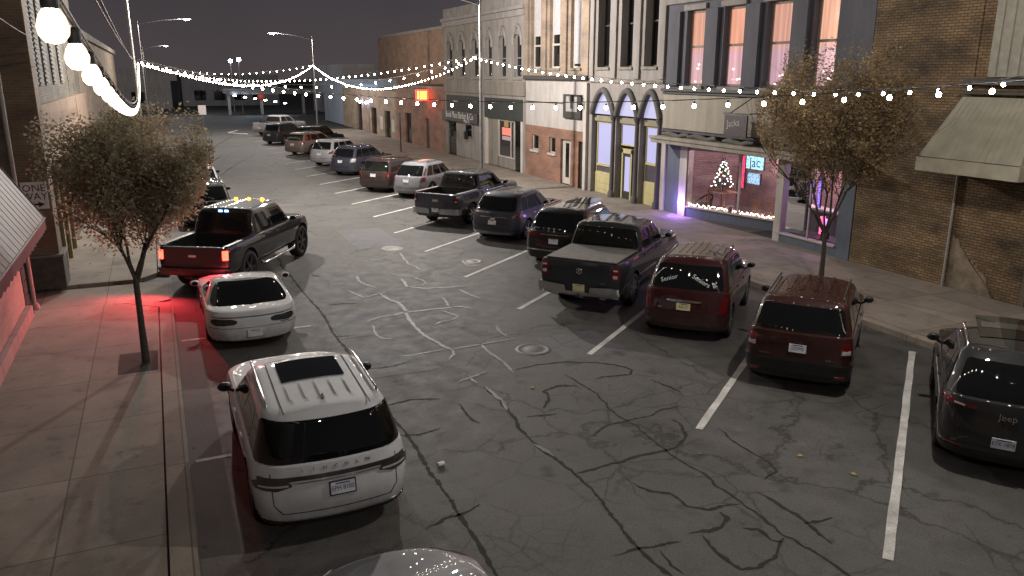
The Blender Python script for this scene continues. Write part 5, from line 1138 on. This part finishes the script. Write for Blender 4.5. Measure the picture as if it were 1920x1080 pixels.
bpart('sign_band', B, dkst, (X-.02, X+.2, 49.7, 56.4, 2.7, 4.34)); bpart('shop_front', B, stone, (X+.05, X+.3, 49.7, 54.6, .13, 2.68)); bpart('side_door', B, DG, (X+.15, X+.25, 54.62, 56.4, .13, 2.68))
window(B, X-.16, 51.2, 52.6, 1.6, 2.5, DG, stone2, .17, .06)
t = thing('fascia_sign', 'long dark fascia sign with white words on the grey shop', 'sign', (X-.10, 53.2, 2.9)); bpart('sign_board', t, darkw, (-.03, .06, -3.2, 3.9, -.36, .34)); sb = t.children[-1]
wl = plain('white_letters', (.6, .58, .57), .5)
text_mesh('Book Place Barber & Co', .62, wl, sb, frame_mtx((-.034, .3, .08), (0, -1, 0), (0, 0, 1)), ext=.003, xs=.9); text_mesh('Main St', .36, wl, sb, frame_mtx((-.034, -1.2, -.24), (0, -1, 0), (0, 0, 1)), ext=.003)
for i, y in enumerate((54.9, 52.0)):
    t = thing('wall_lantern', ['black wall lantern left of the grey shop front', 'black wall lantern on the grey shop front nearer the pier'][i], 'lantern', (X-.2, y, 1.75), 0, 'black wall lanterns'); bpart('lantern_body', t, MT['black'], (-.12, .12, -.12, .12, -.28, .25)); bpart('bracket', t, MT['black'], (.11, .24, -.03, .03, .15, .2), bv=0)

# B7 low brick shops with the red lit sign, B8 beyond
B = building('low pinkish brick building under the red and yellow lit sign')
mb = MB(); wall(mb, X, 56.84, 70, .1, 4.9, [(60.6, 61.6, .13, 2.4), (65.5, 67.2, .13, 2.6)], .3); shellbox(mb, X+.3, 56.84, 70, 4.9); mb.build('wall', redb, B)
bpart('shop_door', B, darkw, (X+.12, X+.2, 60.62, 61.58, .13, 2.38)); bpart('side_door', B, DG, (X+.15, X+.22, 65.5, 67.2, .13, 2.58)); bpart('cornice', B, stone2, (X-.1, X-.004, 56.86, 69.98, 4.7, 4.88))
t = thing('lit_sign', 'red and yellow lit projecting sign on the low pinkish brick building', 'sign', (X-.55, 60.6, 4.2)); bpart('sign_box', t, emis('red_sign', (1, .04, .03), 5), (-.5, .5, -.06, .06, -.42, .42)); sb = t.children[-1]
ylw = emis('yellow_sign', (1, .55, .05), 6)
bpart('lit_bars', sb, ylw, (-.36, -.26, -.072, -.062, -.3, .3), (-.16, .36, -.072, -.062, .18, .28), (-.16, .36, -.072, -.062, .02, .11), (-.16, .36, -.072, -.062, -.14, -.05), (-.16, .36, -.072, -.062, -.3, -.21), bv=0); bpart('bracket', t, MT['black'], (.5, .55, -.03, .03, -.03, .03), bv=0)
lamp('lamp_light', (-.25, -.5, -.3), 45, (1, .12, .1), .2, t)
B = building('row of plain tan shops with pale poster panels beyond the red sign')
mb = MB(); wall(mb, X, 70.03, 92, .1, 4.3, [(72, 74, .13, 2.5), (77, 79, .13, 2.6), (83, 85.5, .13, 2.8)], .3); shellbox(mb, X+.3, 70.03, 92, 4.3); mb.build('wall', tanb, B)
bpart('shop_front', B, DG, (X+.2, X+.25, 72, 74, .13, 2.5), (X+.2, X+.25, 77, 79, .13, 2.6), (X+.2, X+.25, 83, 85.5, .13, 2.8), bv=0); bpart('poster', B, cream, (X-.04, X-.004, 70.6, 71.5, .7, 1.8), (X-.04, X-.004, 74.6, 75.6, .7, 1.9), bv=0)
blw = emis('blue_white_lamp', (.55, .6, 1), 45)
for y in (80.2, 82.6): mb = MB(); mb.lathe([(.0, -.12), (.12, -.06), (.12, .06), (0, .12)], 'z', 10, (X-.25, y, 3.0)); mb.box(X-.25, X-.004, y-.02, y+.02, 3.1, 3.14); mb.build('wall_lamp', blw, B)
B = building('tall flat tan brick block rising behind the low pinkish shops')
mb = MB(); wall(mb, 26, 62, 100, .1, 10.2, []); shellbox(mb, 26, 62, 100, 10.2, 20); mb.build('wall', brick('tan_far_brick', (.25, .15, .10), (.21, .125, .085), (.22, .16, .12), stain=.25), B); bpart('cornice', B, stone2, (25.85, 25.99, 62, 100, 9.9, 10.2))
t = building('pale blue lit flat panel building at the end of the right-hand shops'); mb = MB(); wall(mb, X+.2, 92.2, 104, .1, 5.2, []); shellbox(mb, X+.2, 92.2, 104, 5.2, 10); mb.build('wall', stucco('pale_blue_wall', (.3, .36, .45), .2), t)
bpart('lit_panel', t, emis('blue_panel', (.36, .48, .72), .62), (21.5, 23.8, 92.10, 92.19, .5, 4.6), bv=0)

# ------------------------------------------------------------------ left side buildings (street walls face +X)
t = building('near left building with a grey sloping awning and reddish lit wall base')
lp = brick('brick_tail_lamp_pink', (.27, .18, .165), (.23, .155, .14), (.27, .22, .2), stain=.3)  # brick colour holds the pink cast by the red tail lamps
mb = MB(); mb.box(-14, -3.42, -10, 21.55, .1, 11); mb.build('wall', grn, t)
bpart('base_course', t, lp, (-3.415, -3.34, -10, 21.6, .13, 2.7)); bpart('plinth', t, stucco('plinth_tail_lamp_pink', (.33, .2, .19), .3), (-3.335, -3.2, -10, 21.62, .13, .42))  # base and plinth colours carry the red tail lamp glow
gm = plain('grey_awning_metal', (.048, .048, .047), .6, .1, var=.3, scale=3)
mb = MB(); a0, a1 = 3.76, 2.55; xa, xb2 = -3.36, -2.63; y0, y1 = 2.0, 21.4
mb.quad((xa, y0, a0), (xb2, y0, a1), (xb2, y1, a1), (xa, y1, a0)); mb.quad((xa, y0, a0-.05), (xa, y1, a0-.05), (xb2, y1, a1-.05), (xb2, y0, a1-.05)); mb.quad((xa, y1, a0-.05), (xa, y1, a0), (xb2, y1, a1), (xb2, y1, a1-.05))
for k in range(49): y = y0+.2+k*.4; mb.tube([(xa, y, a0+.002), (xb2, y, a1+.002)], .006, 4)
mb.tube([(xa, y1, a0+.01), (xb2, y1, a1+.01)], .025, 5); mb.tube([(xb2, y0, a1), (xb2, y1, a1)], .025, 5)
aw = mb.build('awning', gm, t)
mb = MB(); rn = random.Random(4); ys_ = [y0+k*.2 for k in range(98)]
mb.add([(xb2, y, a1-.02) for y in ys_]+[(xb2-.005, y, a1-.24-.05*(k % 2)-rn.uniform(0, .03)) for k, y in enumerate(ys_)], [(k, k+1, k+99, k+98) for k in range(97)]); mb.build('awning_valance', plain('valance_cloth', (.03, .03, .028), .9), aw)
shm = stucco('grey_shutter', (.17, .165, .16), .2)
t = building('olive grey brick corner building past the alley with a dark stone base')
mb = MB(); mb.box(-14, -2.98, 24.45, 42, .1, 13); mb.build('wall', grn, t)
mb = MB(); mb.box(-3.55, -2.78, 24.40, 25.2, .13, 8.8); bevel(mb.build('corner_pier', brick('corner_brick', (.16, .12, .085), (.13, .10, .07), (.17, .14, .11), stain=.4), t), .02)
bpart('pier_base', t, plain('dark_stone', (.05, .047, .04), .8, var=.3, bump=.3), (-4.4, -2.70, 24.30, 25.3, .13, 1.02)); bpart('base_ledge', t, plain('pale_ledge', (.14, .13, .11), .8), (-4.45, -2.66, 24.26, 25.34, 1.023, 1.09))
ylp = stucco('yellow_trim', (.36, .28, .15), .3)
bpart('shop_trim', t, ylp, *[(-2.975, -2.86, y, y+.14, .13, 3.2) for y in (25.6, 27.0, 28.4, 30.0)], bv=.01); bpart('shop_band', t, stucco('peach_board', (.23, .16, .115), .3), (-2.975, -2.80, 25.4, 41.8, 3.3, 5.0))
bpart('shop_front', t, DG, (-2.975, -2.92, 25.75, 41.5, .6, 3.15), bv=0)
for y in (25.9, 27.2, 28.8, 31, 33.5):
    mb = MB(); mb.box(-2.975, -2.93, y, y+.9, 5.5, 8.6)
    for k in range(22): mb.box(-2.93, -2.905, y+.05, y+.85, 5.55+k*.138, 5.60+k*.138)
    mb.build('shutter', shm, t)
t = building('row of plain left-hand shops running to the far end of the street')
mb = MB(); mb.box(-14, -3.1, 42.1, 90, .1, 8); mb.build('wall', tanb, t); bpart('cornice', t, stone2, (-3.095, -2.9, 42.2, 89.9, 7.6, 7.95)); bpart('shop_front', t, DG, *[(-3.095, -3.05, y, y+4, .7, 3) for y in (44, 50, 57, 64, 71, 78)], bv=0)
# sign, downpipe, planter bits at the alley
t = thing('one_way_sign', 'white one way sign with a black right arrow on the corner wall by the alley', 'sign', (-3.13, 24.24, 2.72))
bpart('sign_plate', t, plain('sign_white', (.62, .62, .60), .4), (-.30, .30, -.012, .012, -.36, .36), bv=.004); sp = t.children[-1]
for s_, z, sz in (('ONE', .19, .26), ('WAY', -.03, .26)): text_mesh(s_, sz, MT['seam'], sp, frame_mtx((0, -.0135, z), (1, 0, 0), (0, 0, 1)), ext=.001, xs=1.0)
mb = MB(); mb.add([(-.2, -.0145, -.26), (.06, -.0145, -.26), (.06, -.0145, -.31), (.22, -.0145, -.235), (.06, -.0145, -.16), (.06, -.0145, -.21), (-.2, -.0145, -.21)], [tuple(range(7))]); mb.build('arrow', MT['seam'], sp)
bpart('sign_bracket', t, MT['pole'], (-.03, .03, .013, .075, -.4, .4), bv=0)
mb = MB(); mb.tube([(-3.32, 22.75, .03), (-3.32, 22.75, 1.7), (-3.30, 22.75, 8.5)], .055, 8); mb.lathe([(.12, 0), (.10, .12), (.06, .16)], 'z', 10, (-3.32, 22.75, .03)); tag(mb.build('pipe_post', stucco('pale_post', (.33, .31, .29), .3)), 'tall pale pipe post in the alley mouth between the two left buildings', 'post')
t = thing('stacked_crates', 'low stack of dark crates beside the pale pipe post in the alley', 'crate stack', (-3.75, 22.85, .03))
for k in range(3): bpart('crate', t, plain('crate%d' % k, (.06, .05, .045), .8), (-.28, .28, -.28, .28, .36*k, .36*k+.33))
# small street sign, far signs
def post_sign(label, x, y, h, w, hh, c, rnd_=False):
    t = thing('street_sign', label, 'sign', (x, y, 0)); mb = MB(); mb.tube([(0, .03, 0), (0, .03, h)], .04, 6); mb.build('post', MT['pole'], t)
    mb = MB()
    if rnd_: mb.lathe([(0, -.03), (w, -.03), (w, 0), (0, 0)], 'y', 8)
    else: mb.box(-w, w, -.03, 0, h-2*hh, h)
    o = mb.build('sign_plate', c, t); 
    if rnd_: o.location = (0, 0, h-w)
post_sign('small white regulation sign standing in the far intersection', 4.6, 91, 2.6, .38, .48, plain('far_sign_white', (.55, .5, .5), .5)); post_sign('round red stop sign far up the street', 11.7, 100, 3.6, .45, .4, plain('far_sign_red', (.45, .08, .06), .5), True)
t = thing('thin_post', 'thin dark parking sign post on the right pavement by the red lit wall', 'post', (16.64, 58.5, .13)); mb = MB(); mb.tube([(0, 0, 0), (0, 0, 2.9)], .045, 6); mb.build('post', MT['black'], t); bpart('sign_plate', t, plain('brown_sign', (.2, .15, .12), .6), (-.2, .2, -.03, .03, 2.3, 2.85), bv=0)
# end of the street: forecourt canopy with a row of lamps, dim blocks beyond, pole lights
t = thing('forecourt_canopy', 'long low forecourt canopy with a row of blue white lamps', 'canopy', (14.5, 122, 0))
bpart('canopy_roof', t, stucco('canopy_grey', (.22, .21, .22), .2), (-5, 7, -2, 6, 3.0, 3.6))
for xx in (-4.5, 0, 6): bpart('column', t, MT['pole'], (xx-.2, xx+.2, 1.8, 2.2, 0, 3.0))
fl = emis('forecourt_lamp', (.75, .9, 1), 45)
for k in range(6): mb = MB(); mb.lathe([(0, -.14), (.22, -.1), (.2, 0), (0, .02)], 'z', 10); o = mb.build('canopy_lamp', fl, t); o.location = (-4.0+k*1.35, -2.1, 2.85-.22*k)
dim = [stucco('far_wall%d' % i, c, .25) for i, c in enumerate([(.42, .39, .39), (.42, .39, .37), (.38, .37, .38), (.4, .37, .36)])]
for i, (x0, x1, y0, y1, z) in enumerate([(-60, -14, 118, 140, 8.5), (-12, 3, 150, 170, 6.5), (5, 22, 160, 185, 5.5), (24, 44, 112, 135, 7)]):
    t = building(['long dim block left of the far intersection', 'low dim block straight ahead at the street end', 'flat dim block behind the forecourt canopy', 'dim block right of the forecourt canopy'][i])
    mb = MB(); mb.box(x0, x1, y0, y1, 0, z); mb.build('wall', dim[i], t); bpart('cornice', t, dim[(i+1) % 4], (x0-.1, x1+.1, y0-.12, y0-.005, z-.5, z+.05))
    bpart('window', t, DG, *[(x0+2+k*3.4, x0+4+k*3.4, y0-.04, y0-.004, 1, 2.8) for k in range(int((x1-x0-3)/3.4))], bv=0)
for i, (x, y, h) in enumerate([(11.2, 130, 7.6), (12.2, 128, 7.8)]):
    t = thing('flood_light', ['blue white flood light on a pole, left one of the far pair', 'blue white flood light on a pole, right one of the far pair'][i], 'flood light', (x, y, 0), 0, 'far flood lights'); mb = MB(); mb.tube([(0, 0, 0), (0, 0, h)], .09, 6); mb.build('pole', MT['pole'], t)
    mb = MB(); mb.lathe([(0, -.22), (.26, -.12), (.26, .12), (0, .22)], 'y', 10); o = mb.build('lamp_head', emis('flood%d' % i, (.55, .7, 1), 120), t); o.location = (0, -.1, h)

# ------------------------------------------------------------------ street trees
def leafmat(n, a, b):
    m, nt, bs = newmat(n); bs.inputs['Roughness'].default_value = .75
    oi = nt.nodes.new('ShaderNodeNewGeometry'); no = N(nt, 'ShaderNodeTexNoise', Scale=3.5, Detail=4.0); nt.links.new(oi.outputs['Position'], no.inputs['Vector'])
    r = N(nt, 'ShaderNodeMix', data_type='RGBA'); nt.links.new(oi.outputs['Random Per Island'], r.inputs[0]); r.inputs[6].default_value = (*a, 1); r.inputs[7].default_value = (*b, 1)
    k = ramp(nt, no.outputs[0], [(.3, (.5,)*3), (.7, (1.25,)*3)]); x = N(nt, 'ShaderNodeMix', data_type='RGBA', blend_type='MULTIPLY'); x.inputs[0].default_value = 1
    nt.links.new(r.outputs[2], x.inputs[6]); nt.links.new(k, x.inputs[7]); nt.links.new(x.outputs[2], bs.inputs['Base Color'])
    tr = nt.nodes.new('ShaderNodeBsdfTranslucent'); nt.links.new(x.outputs[2], tr.inputs[0]); ms = nt.nodes.new('ShaderNodeMixShader'); ms.inputs[0].default_value = .55; o = nt.nodes['Material Output']
    nt.links.new(bs.outputs[0], ms.inputs[1]); nt.links.new(tr.outputs[0], ms.inputs[2]); nt.links.new(ms.outputs[0], o.inputs[0]); return m
def tree(label, x, y, zf, h, rad, nl, lm, seed, lean=0, squash=1.0, leaf=.05, fork=.36):
    rn = random.Random(seed); t = thing('street_tree', label, 'tree', (x, y, zf), 0, 'young street trees'); mb = MB(); tips = []
    def branch(p, d, L, r, lev):
        pts = [p]; rs = [r]; n = 5
        for k in range(n):
            d = (d+V((rn.gauss(0, .13), rn.gauss(0, .13), rn.gauss(.03, .06)))).normalized(); p = p+d*L/n; pts.append(p); rs.append(r*(1-.62*(k+1)/n))
            if lev < 3 and k >= 1:
                for _ in range(2 if lev < 2 else 1):
                    if rn.random() < (.95 if lev < 2 else .7):
                        a = rn.uniform(0, 2*pi); q = V((cos(a), sin(a), rn.uniform(.1, .7))).normalized(); branch(p, (d*.75+q*.75).normalized(), L*rn.uniform(.45, .68), rs[-1]*.72, lev+1)
            if lev >= 2: tips.append(p)
        mb.tube(pts, rs, 6 if lev < 2 else 4, caps=False); tips.append(p)
    th = h*fork
    mb.tube([(0, 0, -.05), (lean*.3, 0, th*.5), (lean, .02, th)], [.085, .065, .058], 10)
    for k in range(6):
        a = 2*pi*k/6+rn.uniform(-.3, .3); sp = rn.uniform(.38, .62); branch(V((lean, .02, th-.12+.04*k)), V((cos(a)*sp, sin(a)*sp, 1)).normalized(), h*(.36 if fork > .3 else .46), .036, 1)
    mb.build('trunk', MT['bark'], t)
    cz = h*.66; lf = MB(); tips = [p for p in tips if p.z > th+.15]
    for i in range(nl):
        c = rn.choice(tips)+V((rn.gauss(0, .16), rn.gauss(0, .16), rn.gauss(0, .14)))
        e = V(((c.x-lean)/rad, c.y/rad, (c.z-cz)/(h*.40*squash)))
        if e.length > 1.0+.10*sin(5*math.atan2(c.y, c.x)+3*c.z) or c.z < th+.2: continue
        u = V((rn.gauss(0, 1), rn.gauss(0, 1), rn.gauss(0, .6))).normalized(); w = u.cross(V((rn.gauss(0, 1), rn.gauss(0, 1), rn.gauss(0, 1)))).normalized(); s = leaf*rn.uniform(.6, 1.3)
        lf.add([c-u*s, c-u*s*.1+w*s*.5, c+u*s, c-u*s*.1-w*s*.5], [(0, 1, 2, 3)])
    lf.build('crown', lm, t); return t
tree('thin leaved street tree in a square pit on the left pavement', -.69, 17.05, .05, 5.55, 1.66, 46000, leafmat('autumn_leaf', (.46, .37, .26), (.40, .37, .25)), 3, leaf=.038, fork=.325)
tree('thin leaved street tree on the right pavement before the brown brick wall', 16.55, 16.2, .13, 6.6, 1.95, 60000, leafmat('brown_leaf', (.42, .31, .18), (.31, .24, .14)), 9, leaf=.040, fork=.22)
slab('tree_pit_soil', [(-1.2, 16.5), (-.47, 16.5), (-.47, 17.75), (-1.2, 17.75)], .10, .136, MT['soil'])
slab('tree_pit_soil', [(16.1, 15.6), (17.0, 15.6), (17.0, 16.8), (16.1, 16.8)], .10, .136, MT['soil'])

# ------------------------------------------------------------------ camera, night sky
w = bpy.data.worlds.new('World'); sc.world = w; w.use_nodes = True; nt = w.node_tree; bg = nt.nodes['Background']
tc = nt.nodes.new('ShaderNodeTexCoord').outputs['Generated']; sx = nt.nodes.new('ShaderNodeSeparateXYZ'); nt.links.new(tc, sx.inputs[0])
no = N(nt, 'ShaderNodeTexNoise', Scale=2.2, Detail=4.0); nt.links.new(tc, no.inputs['Vector'])
g = ramp(nt, sx.outputs[2], [(0.0, (.088, .073, .076)), (.10, (.068, .060, .066)), (.35, (.046, .046, .054)), (1, (.040, .038, .040))])
k = ramp(nt, no.outputs[0], [(.3, (.8,)*3), (.7, (1.15,)*3)]); mx = N(nt, 'ShaderNodeMix', data_type='RGBA', blend_type='MULTIPLY'); mx.inputs[0].default_value = 1
nt.links.new(g, mx.inputs[6]); nt.links.new(k, mx.inputs[7]); nt.links.new(mx.outputs[2], bg.inputs[0]); bg.inputs[1].default_value = .86

cam = bpy.data.cameras.new('camera'); co = bpy.data.objects.new('camera', cam); col.objects.link(co); sc.camera = co
cam.sensor_width = 36; cam.lens = 36*1490/1920; cam.clip_end = 2000; cam.clip_start = .05
f_ = 1490; vx, vy = 281-960, 137-540
d = V((vx, vy, f_)).normalized(); pit = math.atan2(-vy, f_); up = V((0, -cos(pit), -sin(pit))); r_ = d.cross(up).normalized()
if r_.x < 0: r_ = -r_
ax = lambda v: V((v.dot(r_), v.dot(d), v.dot(up)))
X_, Y_, Z_ = ax(V((1, 0, 0))), ax(V((0, -1, 0))), ax(V((0, 0, -1)))
m = M4.Identity(4)
for i in range(3): m[i][0], m[i][1], m[i][2] = X_[i], Y_[i], Z_[i]
m.translation = V((0, 0, H)); co.matrix_world = m

sc.view_settings.view_transform = 'Standard'; sc.view_settings.look = 'None'; sc.view_settings.exposure = 0
sc.render.engine = 'CYCLES'; cy = sc.cycles
cy.use_denoising = True
try: cy.denoiser = 'OPENIMAGEDENOISE'
except Exception: pass
cy.sample_clamp_indirect = 4; cy.max_bounces = 5; cy.diffuse_bounces = 2; cy.glossy_bounces = 3; cy.transparent_max_bounces = 8; cy.caustics_reflective = False; cy.caustics_refractive = False
try: cy.use_light_tree = True
except Exception: pass
